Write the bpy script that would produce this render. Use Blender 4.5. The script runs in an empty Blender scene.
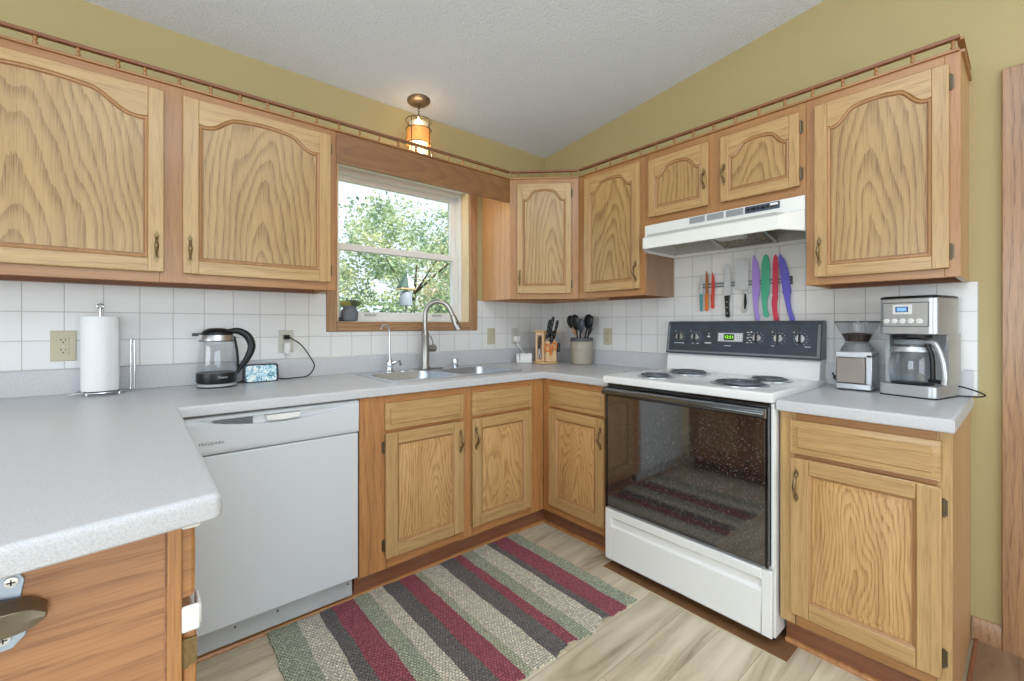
import bpy, bmesh, math, random
from math import sin, cos, pi, radians
from mathutils import Vector, Matrix
from mathutils.geometry import tessellate_polygon
random.seed(7)
S = bpy.context.scene
COL = S.collection

# ------------------------------------------------------------------ camera
cd = bpy.data.cameras.new('camera'); cam = bpy.data.objects.new('camera', cd); COL.objects.link(cam)
cam.location = (-2.405, -2.455, 1.189)
cam.rotation_euler = (pi/2, 0, -0.7055)
cd.sensor_width = 36.0; cd.lens = 439.1/1024*36
cd.shift_x = -2.5/1024; cd.shift_y = -15.9/1024
cd.clip_start = 0.02; cd.clip_end = 200
S.camera = cam
# ------------------------------------------------------------------ world, sun, added fill lamps, exposure
S.view_settings.view_transform = 'Standard'; S.view_settings.look = 'None'
S.view_settings.gamma = 1.0; S.view_settings.use_curve_mapping = False
S.view_settings.exposure = -0.28
W = bpy.data.worlds.new('world'); S.world = W; W.use_nodes = True
bg = W.node_tree.nodes['Background']
bg.inputs['Color'].default_value = (0.86, 0.93, 1.0, 1); bg.inputs['Strength'].default_value = 1.6
def light(name, typ, loc, rot, energy, size=1, size_y=None, color=(1, 1, 1)):
    l = bpy.data.lights.new(name, typ); l.energy = energy; l.color = color
    if typ == 'AREA':
        l.shape = 'RECTANGLE'; l.size = size; l.size_y = size_y or size
    elif typ == 'SUN': l.angle = size
    else: l.shadow_soft_size = size
    o = bpy.data.objects.new(name, l); COL.objects.link(o)
    o.location = loc; o.rotation_euler = rot
    return o
light('sun', 'SUN', (0, 6, 8), (radians(38), 0, radians(12)), 8.0, radians(1.5), color=(1, 0.97, 0.92))
light('added_back_fill', 'AREA', (-2.6, -5.9, 1.25), (radians(90), 0, 0), 68, 3.4, 2.0, color=(0.86, 0.94, 1))  # added fill from behind the camera, an assumed source out of view
light('added_side_fill', 'AREA', (-5.9, -2.4, 1.5), (radians(90), 0, radians(-90)), 62, 2.4, 1.6, color=(0.86, 0.94, 1))  # added fill from the left, no such window is known
light('added_overhead_fill', 'AREA', (-2.1, -2.3, 2.66), (0, 0, 0), 17, 1.5, 1.1, color=(0.92, 0.96, 1))  # added overhead fill, stands for an assumed fixture
light('added_upward_fill', 'AREA', (-2.6, -3.4, 1.8), (radians(180), 0, 0), 56, .6, .6, color=(0.86, 0.94, 1))  # added bounce light aimed up to brighten the ceiling, not a real lamp

# ------------------------------------------------------------------ materials
def lin(c):
    c /= 255.0
    return c/12.92 if c <= 0.04045 else ((c+0.055)/1.055)**2.4
def rgb(r, g, b): return (lin(r), lin(g), lin(b), 1)
def newmat(name):
    m = bpy.data.materials.new(name); m.use_nodes = True
    nt = m.node_tree; p = nt.nodes['Principled BSDF']
    return m, nt, p
def N(nt, t, **kw):
    n = nt.nodes.new(t)
    for k, v in kw.items(): setattr(n, k, v)
    return n
def L(nt, a, b): nt.links.new(a, b)
def plain(name, col, rough=0.5, metal=0.0, noise=0.0, nscale=30, bump=0.0, bscale=200, coat=0.0, spec=0.5, trans=0.0, ior=1.45, emit=0.0):
    m, nt, p = newmat(name)
    p.inputs['Roughness'].default_value = rough; p.inputs['Metallic'].default_value = metal
    p.inputs['Coat Weight'].default_value = coat; p.inputs['Specular IOR Level'].default_value = spec
    p.inputs['Transmission Weight'].default_value = trans; p.inputs['IOR'].default_value = ior
    tc = N(nt, 'ShaderNodeTexCoord')
    nz = N(nt, 'ShaderNodeTexNoise'); nz.inputs['Scale'].default_value = nscale; nz.inputs['Detail'].default_value = 4
    L(nt, tc.outputs['Object'], nz.inputs['Vector'])
    mx = N(nt, 'ShaderNodeMixRGB', blend_type='MIX')
    d = 1-noise
    mx.inputs['Color1'].default_value = (col[0]*d, col[1]*d, col[2]*d, 1)
    mx.inputs['Color2'].default_value = (min(1, col[0]*(1+noise*.5)), min(1, col[1]*(1+noise*.5)), min(1, col[2]*(1+noise*.5)), 1)
    L(nt, nz.outputs['Fac'], mx.inputs['Fac']); L(nt, mx.outputs[0], p.inputs['Base Color'])
    if bump:
        n2 = N(nt, 'ShaderNodeTexNoise'); n2.inputs['Scale'].default_value = bscale; n2.inputs['Detail'].default_value = 3
        L(nt, tc.outputs['Object'], n2.inputs['Vector'])
        b = N(nt, 'ShaderNodeBump'); b.inputs['Strength'].default_value = bump; b.inputs['Distance'].default_value = 0.004
        L(nt, n2.outputs['Fac'], b.inputs['Height']); L(nt, b.outputs[0], p.inputs['Normal'])
    if emit:
        L(nt, mx.outputs[0], p.inputs['Emission Color']); p.inputs['Emission Strength'].default_value = emit
    return m
def oak(name, axis, light_c, dark_c, rings=1.0, rough=0.42, contrast=0.55, mode='straight', warp=.10):
    """axis = grain direction in the part's own space; growth rings (cathedral arches when mode is 'arch') plus fine pores"""
    m, nt, p = newmat(name)
    ai = {'x': 0, 'y': 1, 'z': 2}[axis]; ui = 0 if ai != 0 else 2
    tc = N(nt, 'ShaderNodeTexCoord'); oi = N(nt, 'ShaderNodeObjectInfo')
    def rnd_(k):
        a = N(nt, 'ShaderNodeMath', operation='MULTIPLY'); a.inputs[1].default_value = k; L(nt, oi.outputs['Random'], a.inputs[0])
        b = N(nt, 'ShaderNodeMath', operation='FRACT'); L(nt, a.outputs[0], b.inputs[0]); return b
    def lin_(src, mul, add):
        a = N(nt, 'ShaderNodeMath', operation='MULTIPLY_ADD'); a.inputs[1].default_value = mul; a.inputs[2].default_value = add; L(nt, src.outputs[0], a.inputs[0]); return a
    r1, r2 = rnd_(17.31), rnd_(41.7)
    cmb = N(nt, 'ShaderNodeCombineXYZ')
    if mode == 'arch': uo, vo = lin_(r1, .16, -.08), lin_(r2, .9, -.15)
    else: uo, vo = lin_(r1, .5, .55), lin_(r2, 1.0, .0)
    L(nt, uo.outputs[0], cmb.inputs[ui]); L(nt, vo.outputs[0], cmb.inputs[ai])
    add = N(nt, 'ShaderNodeVectorMath', operation='ADD'); L(nt, tc.outputs['Object'], add.inputs[0]); L(nt, cmb.outputs[0], add.inputs[1])
    def scaled(src, al, ac):
        mp = N(nt, 'ShaderNodeMapping'); v = [ac, ac, ac]; v[ai] = al; mp.inputs['Scale'].default_value = v; L(nt, src.outputs[0], mp.inputs['Vector']); return mp
    # slow warp and fine jitter of the rings
    nw = N(nt, 'ShaderNodeTexNoise'); nw.inputs['Scale'].default_value = 1; nw.inputs['Detail'].default_value = 1.5; L(nt, scaled(add, 1.9, 7).outputs[0], nw.inputs['Vector'])
    nj = N(nt, 'ShaderNodeTexNoise'); nj.inputs['Scale'].default_value = 1; nj.inputs['Detail'].default_value = 2; L(nt, scaled(add, 9, 130).outputs[0], nj.inputs['Vector'])
    def cen(n, k):
        c = N(nt, 'ShaderNodeVectorMath', operation='SUBTRACT'); c.inputs[1].default_value = (.5, .5, .5); L(nt, n.outputs['Color'], c.inputs[0])
        d = N(nt, 'ShaderNodeVectorMath', operation='SCALE'); d.inputs['Scale'].default_value = k; L(nt, c.outputs[0], d.inputs[0]); return d
    a1 = N(nt, 'ShaderNodeVectorMath', operation='ADD'); L(nt, scaled(add, .17 if mode == 'arch' else .07, 1).outputs[0], a1.inputs[0]); L(nt, cen(nw, warp if mode == 'arch' else .07).outputs[0], a1.inputs[1])
    a2 = N(nt, 'ShaderNodeVectorMath', operation='ADD'); L(nt, a1.outputs[0], a2.inputs[0]); L(nt, cen(nj, .007).outputs[0], a2.inputs[1])
    wv = N(nt, 'ShaderNodeTexWave', wave_type='RINGS', rings_direction='SPHERICAL', wave_profile='SAW')
    wv.inputs['Scale'].default_value = (12 if mode == 'arch' else 10)*rings; wv.inputs['Distortion'].default_value = 0; L(nt, a2.outputs[0], wv.inputs['Vector'])
    cr = N(nt, 'ShaderNodeValToRGB'); e = cr.color_ramp.elements
    e[0].position = 0.0; e[0].color = (.2, .2, .2, 1); e[1].position = 1.0; e[1].color = (1, 1, 1, 1)
    for pp, vv in ((.04, 0.06), (.42, 0.04), (.66, .42), (.84, .85)):
        q = e.new(pp); q.color = (vv, vv, vv, 1)
    L(nt, wv.outputs['Fac'], cr.inputs['Fac'])
    n2 = N(nt, 'ShaderNodeTexNoise'); n2.inputs['Scale'].default_value = 1; n2.inputs['Detail'].default_value = 3; L(nt, scaled(add, 11, 330).outputs[0], n2.inputs['Vector'])
    n3 = N(nt, 'ShaderNodeTexNoise'); n3.inputs['Scale'].default_value = 1; n3.inputs['Detail'].default_value = 2; L(nt, scaled(add, 1.6, 26).outputs[0], n3.inputs['Vector'])
    def mrange(n, a, b, c, d):
        r = N(nt, 'ShaderNodeMapRange'); r.inputs['From Min'].default_value = a; r.inputs['From Max'].default_value = b
        r.inputs['To Min'].default_value = c; r.inputs['To Max'].default_value = d; L(nt, n.outputs['Fac'], r.inputs['Value']); return r
    mu = N(nt, 'ShaderNodeMath', operation='MULTIPLY'); L(nt, cr.outputs[0], mu.inputs[0]); L(nt, mrange(n2, .40, .60, .5 if mode == 'arch' else .25, 1).outputs[0], mu.inputs[1])
    mu2 = N(nt, 'ShaderNodeMath', operation='MULTIPLY'); mu2.inputs[1].default_value = contrast; L(nt, mu.outputs[0], mu2.inputs[0])
    ad = N(nt, 'ShaderNodeMath', operation='ADD'); L(nt, mu2.outputs[0], ad.inputs[0]); L(nt, mrange(n3, .3, .7, 0, .30).outputs[0], ad.inputs[1])
    ad3 = N(nt, 'ShaderNodeMath', operation='ADD', use_clamp=True); L(nt, ad.outputs[0], ad3.inputs[0]); L(nt, mrange(n2, .46, .72, 0, .32).outputs[0], ad3.inputs[1])
    mx = N(nt, 'ShaderNodeMixRGB'); mx.inputs['Color1'].default_value = light_c; mx.inputs['Color2'].default_value = dark_c
    L(nt, ad3.outputs[0], mx.inputs['Fac']); L(nt, mx.outputs[0], p.inputs['Base Color'])
    p.inputs['Roughness'].default_value = rough; p.inputs['Coat Weight'].default_value = 0.55; p.inputs['Coat Roughness'].default_value = 0.22
    bp = N(nt, 'ShaderNodeBump'); bp.inputs['Strength'].default_value = 0.2; bp.inputs['Distance'].default_value = 0.001
    L(nt, n2.outputs['Fac'], bp.inputs['Height']); L(nt, bp.outputs[0], p.inputs['Normal'])
    return m
DL, DD = rgb(198, 162, 108), rgb(142, 104, 58)
FL_, FD = rgb(180, 130, 78), rgb(132, 88, 48)
BL_, BD = rgb(196, 138, 82), rgb(128, 80, 42)
M = {}
M['door_v'] = oak('oak_door_upright', 'z', DL, DD, contrast=.28); M['door_h'] = oak('oak_door_level', 'x', DL, DD, contrast=.32)
M['panel'] = oak('oak_panel', 'z', rgb(190, 155, 99), rgb(134, 98, 54), contrast=.72, mode='arch', rings=1.2)
M['panel_base'] = oak('oak_panel_base', 'z', rgb(214, 172, 114), rgb(150, 104, 54), contrast=.62, mode='arch', rings=2.1, warp=.17)
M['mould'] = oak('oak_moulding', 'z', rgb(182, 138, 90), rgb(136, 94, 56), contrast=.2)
M['frame_v'] = oak('oak_frame_upright', 'z', FL_, FD, contrast=.25); M['frame_h'] = oak('oak_frame_level', 'x', FL_, FD, contrast=.3)
M['base_v'] = oak('oak_base_upright', 'z', BL_, BD, contrast=.32); M['base_h'] = oak('oak_base_level', 'x', BL_, BD, contrast=.35)
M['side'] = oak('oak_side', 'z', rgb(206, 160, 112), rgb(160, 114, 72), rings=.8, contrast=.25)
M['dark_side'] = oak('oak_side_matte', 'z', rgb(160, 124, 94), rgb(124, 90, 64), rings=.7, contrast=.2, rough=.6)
M['valance'] = oak('oak_valance', 'x', rgb(150, 106, 68), rgb(104, 68, 42), contrast=.35, mode='arch')
M['casing_v'] = oak('oak_casing_upright', 'z', rgb(178, 136, 96), rgb(116, 80, 52), rings=1.6, contrast=.5)
M['casing_h'] = oak('oak_casing_level', 'x', rgb(178, 136, 96), rgb(116, 80, 52), rings=1.6, contrast=.5)
M['endpanel'] = oak('oak_end_panel', 'x', rgb(186, 132, 88), rgb(128, 80, 48), rings=.8, contrast=.4, mode='arch')
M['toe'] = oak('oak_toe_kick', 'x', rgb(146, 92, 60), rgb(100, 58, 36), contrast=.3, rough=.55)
M['shadow'] = plain('cabinet_interior', rgb(70, 48, 34), .8, noise=.2)
M['bronze'] = plain('antique_bronze', rgb(150, 128, 92), .38, .9, noise=.6, nscale=160)
M['hinge'] = plain('hinge_bronze', rgb(112, 100, 82), .4, .9, noise=.3, nscale=90)
M['chrome'] = plain('chrome', rgb(215, 218, 222), .12, 1.0, noise=.05)
M['steel'] = plain('brushed_steel', rgb(206, 208, 212), .33, 1.0, noise=.12, nscale=60)
M['appl'] = plain('appliance_steel', rgb(204, 207, 212), .36, .72, noise=.1, nscale=60)
M['sinksteel'] = plain('sink_steel', rgb(208, 216, 226), .3, 1.0, noise=.1, nscale=20)
M['nickel'] = plain('brushed_nickel', rgb(168, 166, 162), .3, 1.0, noise=.1, nscale=40)
M['white'] = plain('white_enamel', rgb(236, 237, 236), .25, noise=.02, nscale=5, coat=.3)
M['white_dw'] = plain('white_enamel_cool', rgb(212, 217, 222), .3, noise=.02, nscale=4, coat=.15)
M['bisque'] = plain('bisque_enamel', rgb(238, 238, 234), .32, noise=.02, nscale=6)
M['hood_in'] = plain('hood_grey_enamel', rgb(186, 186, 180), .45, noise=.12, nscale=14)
M['white_pl'] = plain('white_plastic', rgb(238, 238, 236), .4, noise=.03)
M['vinyl'] = plain('white_vinyl', rgb(228, 230, 230), .4, noise=.03, nscale=8)
M['black'] = plain('black_plastic', rgb(26, 27, 30), .35, noise=.2)
M['blackgl'] = plain('black_gloss', rgb(14, 15, 18), .08, noise=.1, coat=.5)
M['console'] = plain('console_black_reflection', rgb(66, 73, 84), .3, noise=.5, nscale=26, bump=.05, bscale=300)  # speckled blue-grey reflection on the black console painted into its colour
M['grey'] = plain('grey_plastic', rgb(120, 124, 128), .45, noise=.1)
M['ltgrey'] = plain('light_grey_plastic', rgb(186, 190, 192), .45, noise=.08)
M['almond'] = plain('almond_grey_plastic', rgb(200, 197, 186), .4, noise=.04)
M['beige'] = plain('almond_plastic', rgb(196, 188, 160), .4, noise=.04)
M['coil'] = plain('burner_coil', rgb(116, 120, 128), .4, .5, noise=.3, nscale=50)
M['drip'] = plain('drip_pan', rgb(206, 210, 216), .3, .9, noise=.2, nscale=25)
M['paper'] = plain('paper_towel', rgb(244, 245, 246), .9, noise=.03, bump=.5, bscale=220)
M['blade_steel'] = plain('knife_blade_steel', rgb(206, 210, 214), .42, .45, noise=.08)
M['rubber'] = plain('black_cord', rgb(22, 22, 24), .5, noise=.1)
M['stone'] = plain('stoneware', rgb(176, 168, 150), .45, noise=.35, nscale=16, coat=.3)
M['stoneband'] = plain('stoneware_dark_band', rgb(78, 80, 86), .4, noise=.3, nscale=25, coat=.3)
M['blockwood'] = oak('block_wood', 'z', rgb(226, 190, 138), rgb(190, 148, 98), rings=1.5, contrast=.3)
M['spoonwood'] = oak('spoon_wood', 'z', rgb(214, 166, 120), rgb(178, 126, 84), rings=2, contrast=.3)
M['pot'] = plain('plant_pot_clay', rgb(112, 116, 124), .7, noise=.25, nscale=60, bump=.3, bscale=120)
M['leaf'] = plain('succulent_leaf', rgb(92, 112, 84), .5, noise=.4, nscale=30)
M['leaf2'] = plain('succulent_leaf_yellow', rgb(168, 164, 84), .5, noise=.4, nscale=30)
M['soil'] = plain('soil', rgb(50, 40, 34), .9, noise=.5)
for nm, c in dict(teal=(70, 150, 150), orange=(222, 120, 44), red=(214, 62, 52), purple=(168, 140, 222), green=(70, 178, 142), crimson=(212, 52, 84), violet=(104, 96, 206)).items():
    M[nm] = plain('knife_'+nm, rgb(*c), .35, noise=.08, coat=.2)
M['orangegrip'] = plain('scissor_grip_orange', rgb(232, 130, 52), .4, noise=.1)
M['glow_green'] = plain('green_digits', rgb(150, 235, 60), .4, emit=1.6)
M['lcd_green'] = plain('green_display', rgb(36, 62, 26), .2, emit=.25)
M['lcd_blue'] = plain('blue_display', rgb(120, 170, 235), .2, emit=.8)
M['lcd_frame'] = plain('blue_display_frame', rgb(58, 84, 140), .3)
M['print'] = plain('pale_print', rgb(208, 212, 216), .5)
M['darkprint'] = plain('dark_print', rgb(40, 42, 48), .5)
M['blueprint'] = plain('slate_panel', rgb(78, 88, 104), .4, noise=.2, nscale=60)
M['feeder_green'] = plain('feeder_green', rgb(28, 74, 58), .5, noise=.2)
M['feeder_blue'] = plain('feeder_grey_blue', rgb(150, 158, 168), .5, noise=.2)
M['beans'] = plain('coffee_beans', rgb(58, 36, 24), .4, noise=.5, nscale=160, bump=.8, bscale=160)
M['grounds'] = plain('coffee_dust_glass', rgb(156, 146, 138), .3, noise=.3, nscale=12, coat=.3)
M['bark'] = plain('bark', rgb(92, 78, 66), .9, noise=.5, nscale=12, bump=.8, bscale=30)
M['bulb'] = plain('lamp_bulb', rgb(255, 232, 190), .5, emit=6)
M['mica'] = plain('amber_mica', rgb(226, 160, 84), .5, noise=.5, nscale=40, trans=.25, emit=.12)
M['lampglass'] = plain('frosted_lamp_glass', rgb(246, 232, 206), .4, noise=.05, trans=.5, emit=.35)
M['iron'] = plain('lantern_iron', rgb(104, 84, 62), .45, .8, noise=.3)
M['canopy_metal'] = plain('canopy_metal', rgb(140, 128, 116), .35, .9, noise=.2)

def glass_mat(name, tint=(1, 1, 1, 1), rough=0.0):
    m, nt, p = newmat(name); nt.nodes.remove(p)
    out = nt.nodes['Material Output']
    tr = N(nt, 'ShaderNodeBsdfTransparent'); tr.inputs[0].default_value = tint
    gl = N(nt, 'ShaderNodeBsdfGlossy'); gl.inputs['Roughness'].default_value = rough; gl.inputs[0].default_value = (1, 1, 1, 1)
    fr = N(nt, 'ShaderNodeFresnel'); fr.inputs[0].default_value = 1.5
    geo = N(nt, 'ShaderNodeNewGeometry')
    mx = N(nt, 'ShaderNodeMixShader'); L(nt, fr.outputs[0], mx.inputs[0]); L(nt, tr.outputs[0], mx.inputs[1]); L(nt, gl.outputs[0], mx.inputs[2])
    mm = N(nt, 'ShaderNodeMixShader'); L(nt, geo.outputs['Backfacing'], mm.inputs[0]); L(nt, mx.outputs[0], mm.inputs[1]); L(nt, tr.outputs[0], mm.inputs[2])
    L(nt, mm.outputs[0], out.inputs['Surface'])
    return m
M['glass'] = glass_mat('clear_glass', (.97, .99, 1, 1))
M['thick_glass'] = glass_mat('jug_glass', (.96, .97, .98, 1), .03)
M['smoke_glass'] = glass_mat('smoked_plastic', (.93, .94, .95, 1), .03)

# laminate worktop
def laminate():
    m, nt, p = newmat('speckled_laminate')
    tc = N(nt, 'ShaderNodeTexCoord'); nz = N(nt, 'ShaderNodeTexNoise'); nz.inputs['Scale'].default_value = 420; nz.inputs['Detail'].default_value = 2
    L(nt, tc.outputs['Object'], nz.inputs['Vector'])
    cr = N(nt, 'ShaderNodeValToRGB'); cr.color_ramp.elements[0].position = .35; cr.color_ramp.elements[0].color = rgb(190, 191, 194)
    cr.color_ramp.elements[1].position = .6; cr.color_ramp.elements[1].color = rgb(206, 207, 210)
    L(nt, nz.outputs['Fac'], cr.inputs['Fac']); L(nt, cr.outputs[0], p.inputs['Base Color'])
    p.inputs['Roughness'].default_value = .32
    return m
M['laminate'] = laminate()
def paint(name, col, bump=.12):
    return plain(name, col, .7, noise=.03, nscale=2, bump=bump, bscale=140)
M['wall'] = paint('khaki_paint', rgb(184, 168, 122))
def ceiling_mat():
    m, nt, p = newmat('textured_ceiling'); p.inputs['Base Color'].default_value = rgb(232, 239, 250); p.inputs['Roughness'].default_value = .9
    tc = N(nt, 'ShaderNodeTexCoord'); nz = N(nt, 'ShaderNodeTexNoise'); nz.inputs['Scale'].default_value = 75; nz.inputs['Detail'].default_value = 5; nz.inputs['Roughness'].default_value = .65
    L(nt, tc.outputs['Object'], nz.inputs['Vector'])
    b = N(nt, 'ShaderNodeBump'); b.inputs['Strength'].default_value = .8; b.inputs['Distance'].default_value = .012
    L(nt, nz.outputs['Fac'], b.inputs['Height']); L(nt, b.outputs[0], p.inputs['Normal'])
    return m
M['ceiling'] = ceiling_mat()
def tile_mat(name, axis, ox, oz, s=.1122):
    m, nt, p = newmat(name)
    tc = N(nt, 'ShaderNodeTexCoord'); sp = N(nt, 'ShaderNodeSeparateXYZ'); L(nt, tc.outputs['Object'], sp.inputs[0])
    cb = N(nt, 'ShaderNodeCombineXYZ')
    a = N(nt, 'ShaderNodeMath', operation='SUBTRACT'); L(nt, sp.outputs[axis], a.inputs[0]); a.inputs[1].default_value = ox
    b = N(nt, 'ShaderNodeMath', operation='SUBTRACT'); L(nt, sp.outputs[2], b.inputs[0]); b.inputs[1].default_value = oz
    L(nt, a.outputs[0], cb.inputs[0]); L(nt, b.outputs[0], cb.inputs[1])
    br = N(nt, 'ShaderNodeTexBrick'); br.offset = 0; br.squash = 1
    br.inputs['Scale'].default_value = 1; br.inputs['Brick Width'].default_value = s; br.inputs['Row Height'].default_value = s
    br.inputs['Mortar Size'].default_value = .0018; br.inputs['Mortar Smooth'].default_value = .35; br.inputs['Bias'].default_value = 0
    br.inputs['Color1'].default_value = rgb(232, 231, 229); br.inputs['Color2'].default_value = rgb(226, 226, 225); br.inputs['Mortar'].default_value = rgb(194, 192, 190)
    L(nt, cb.outputs[0], br.inputs['Vector']); L(nt, br.outputs['Color'], p.inputs['Base Color'])
    p.inputs['Roughness'].default_value = .22
    bp = N(nt, 'ShaderNodeBump', invert=True); bp.inputs['Strength'].default_value = .6; bp.inputs['Distance'].default_value = .002
    L(nt, br.outputs['Fac'], bp.inputs['Height']); L(nt, bp.outputs[0], p.inputs['Normal'])
    return m
M['tileA'] = tile_mat('wall_tiles_window_side', 0, -2.7437, 1.2388)
M['tileB'] = tile_mat('wall_tiles_stove_side', 1, -1.8785, 1.2388)
def planks(name, c1, c2, c3, dark):
    m, nt, p = newmat(name)
    tc = N(nt, 'ShaderNodeTexCoord')
    br = N(nt, 'ShaderNodeTexBrick'); br.offset = .37; br.offset_frequency = 2
    br.inputs['Scale'].default_value = 1; br.inputs['Brick Width'].default_value = 1.22; br.inputs['Row Height'].default_value = .152
    br.inputs['Mortar Size'].default_value = .0012; br.inputs['Mortar Smooth'].default_value = .2; br.inputs['Bias'].default_value = 0
    br.inputs['Color1'].default_value = (0, 0, 0, 1); br.inputs['Color2'].default_value = (1, 1, 1, 1); br.inputs['Mortar'].default_value = (.5, .5, .5, 1)
    L(nt, tc.outputs['Object'], br.inputs['Vector'])
    # per-plank shift of the grain
    ml = N(nt, 'ShaderNodeVectorMath', operation='MULTIPLY'); ml.inputs[1].default_value = (9, 5, 3); L(nt, br.outputs['Color'], ml.inputs[0])
    ad = N(nt, 'ShaderNodeVectorMath', operation='ADD'); L(nt, ml.outputs[0], ad.inputs[0]); L(nt, tc.outputs['Object'], ad.inputs[1])
    mp = N(nt, 'ShaderNodeMapping'); mp.inputs['Scale'].default_value = (1.3, 11, 1); L(nt, ad.outputs[0], mp.inputs['Vector'])
    nz = N(nt, 'ShaderNodeTexNoise'); nz.inputs['Scale'].default_value = 1; nz.inputs['Detail'].default_value = 6; nz.inputs['Roughness'].default_value = .6; nz.inputs['Distortion'].default_value = .8
    L(nt, mp.outputs[0], nz.inputs['Vector'])
    cr = N(nt, 'ShaderNodeValToRGB'); e = cr.color_ramp.elements
    e[0].position = .28; e[0].color = dark; e[1].position = .68; e[1].color = c3
    a = e.new(.4); a.color = c1; b = e.new(.52); b.color = c2
    L(nt, nz.outputs['Fac'], cr.inputs['Fac'])
    hs = N(nt, 'ShaderNodeHueSaturation'); L(nt, cr.outputs[0], hs.inputs['Color'])
    mr = N(nt, 'ShaderNodeMapRange'); mr.inputs['To Min'].default_value = .82; mr.inputs['To Max'].default_value = 1.12
    L(nt, br.outputs['Color'], mr.inputs['Value']); L(nt, mr.outputs[0], hs.inputs['Value'])
    mm = N(nt, 'ShaderNodeMixRGB', blend_type='MULTIPLY'); mm.inputs['Color2'].default_value = (.55, .5, .45, 1)
    L(nt, br.outputs['Fac'], mm.inputs['Fac']); L(nt, hs.outputs[0], mm.inputs['Color1'])
    L(nt, mm.outputs[0], p.inputs['Base Color']); p.inputs['Roughness'].default_value = .42
    bp = N(nt, 'ShaderNodeBump'); bp.inputs['Strength'].default_value = .12; bp.inputs['Distance'].default_value = .001
    L(nt, nz.outputs['Fac'], bp.inputs['Height']); L(nt, bp.outputs[0], p.inputs['Normal'])
    return m
M['floor'] = planks('oak_vinyl_planks', rgb(198, 184, 158), rgb(218, 206, 180), rgb(230, 220, 198), rgb(156, 136, 110))
M['floor2'] = planks('brown_planks', rgb(150, 118, 90), rgb(164, 132, 104), rgb(178, 148, 120), rgb(116, 86, 62))
def rug_mat():
    m, nt, p = newmat('woven_rag_stripes')
    tc = N(nt, 'ShaderNodeTexCoord'); sp = N(nt, 'ShaderNodeSeparateXYZ')
    wn = N(nt, 'ShaderNodeTexNoise'); wn.inputs['Scale'].default_value = 9; wn.inputs['Detail'].default_value = 3
    L(nt, tc.outputs['Object'], wn.inputs['Vector'])
    L(nt, tc.outputs['Object'], sp.inputs[0])
    ws = N(nt, 'ShaderNodeMath', operation='MULTIPLY_ADD'); ws.inputs[1].default_value = .02; L(nt, wn.outputs['Fac'], ws.inputs[0]); L(nt, sp.outputs[0], ws.inputs[2])
    x0, x1 = -2.04, -.753
    mr = N(nt, 'ShaderNodeMapRange'); mr.inputs['From Min'].default_value = x0+.01; mr.inputs['From Max'].default_value = x1+.01
    L(nt, ws.outputs[0], mr.inputs['Value'])
    cr = N(nt, 'ShaderNodeValToRGB'); cr.color_ramp.interpolation = 'CONSTANT'
    g, c, d, r = rgb(188, 196, 172), rgb(236, 230, 212), rgb(128, 124, 124), rgb(178, 98, 110)
    lg = rgb(196, 202, 176)
    bands = [(-2.04, g), (-1.935, c), (-1.849, d), (-1.803, r), (-1.711, g), (-1.64, c), (-1.577, d), (-1.499, r), (-1.42, lg), (-1.384, c), (-1.284, d), (-1.201, r), (-1.153, g), (-1.085, c), (-.99, d), (-.95, r), (-.858, g)]
    e = cr.color_ramp.elements
    for i, (x, col) in enumerate(bands):
        t = (x-x0)/(x1-x0)
        q = e[0] if i == 0 else e[1] if i == 1 else e.new(t)
        q.position = t; q.color = col
    L(nt, mr.outputs[0], cr.inputs['Fac'])
    # weave: rows across the rug
    mp = N(nt, 'ShaderNodeMapping'); mp.inputs['Scale'].default_value = (1, 1, 1); L(nt, tc.outputs['Object'], mp.inputs['Vector'])
    br = N(nt, 'ShaderNodeTexBrick'); br.offset = .5
    br.inputs['Scale'].default_value = 1; br.inputs['Brick Width'].default_value = .013; br.inputs['Row Height'].default_value = .0105
    br.inputs['Mortar Size'].default_value = .0022; br.inputs['Mortar Smooth'].default_value = 1
    br.inputs['Color1'].default_value = (0, 0, 0, 1); br.inputs['Color2'].default_value = (1, 1, 1, 1); br.inputs['Mortar'].default_value = (.3, .3, .3, 1)
    L(nt, mp.outputs[0], br.inputs['Vector'])
    n2 = N(nt, 'ShaderNodeTexNoise'); n2.inputs['Scale'].default_value = 130; n2.inputs['Detail'].default_value = 3; L(nt, tc.outputs['Object'], n2.inputs['Vector'])
    v = N(nt, 'ShaderNodeMapRange'); v.inputs['To Min'].default_value = .78; v.inputs['To Max'].default_value = 1.1; L(nt, br.outputs['Color'], v.inputs['Value'])
    gap = N(nt, 'ShaderNodeMapRange'); gap.inputs['To Min'].default_value = 1.0; gap.inputs['To Max'].default_value = .55; L(nt, br.outputs['Fac'], gap.inputs['Value'])
    gm = N(nt, 'ShaderNodeMath', operation='MULTIPLY'); L(nt, v.outputs[0], gm.inputs[0]); L(nt, gap.outputs[0], gm.inputs[1])
    v2 = N(nt, 'ShaderNodeMapRange'); v2.inputs['From Min'].default_value = .3; v2.inputs['From Max'].default_value = .7; v2.inputs['To Min'].default_value = .66; v2.inputs['To Max'].default_value = 1.36; L(nt, n2.outputs['Fac'], v2.inputs['Value'])
    mu = N(nt, 'ShaderNodeMath', operation='MULTIPLY'); L(nt, gm.outputs[0], mu.inputs[0]); L(nt, v2.outputs[0], mu.inputs[1])
    hs = N(nt, 'ShaderNodeHueSaturation'); L(nt, cr.outputs[0], hs.inputs['Color']); L(nt, mu.outputs[0], hs.inputs['Value'])
    L(nt, hs.outputs[0], p.inputs['Base Color']); p.inputs['Roughness'].default_value = .95
    inv = N(nt, 'ShaderNodeMath', operation='SUBTRACT'); inv.inputs[0].default_value = 1; L(nt, br.outputs['Fac'], inv.inputs[1])
    bp = N(nt, 'ShaderNodeBump'); bp.inputs['Strength'].default_value = .9; bp.inputs['Distance'].default_value = .004
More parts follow.
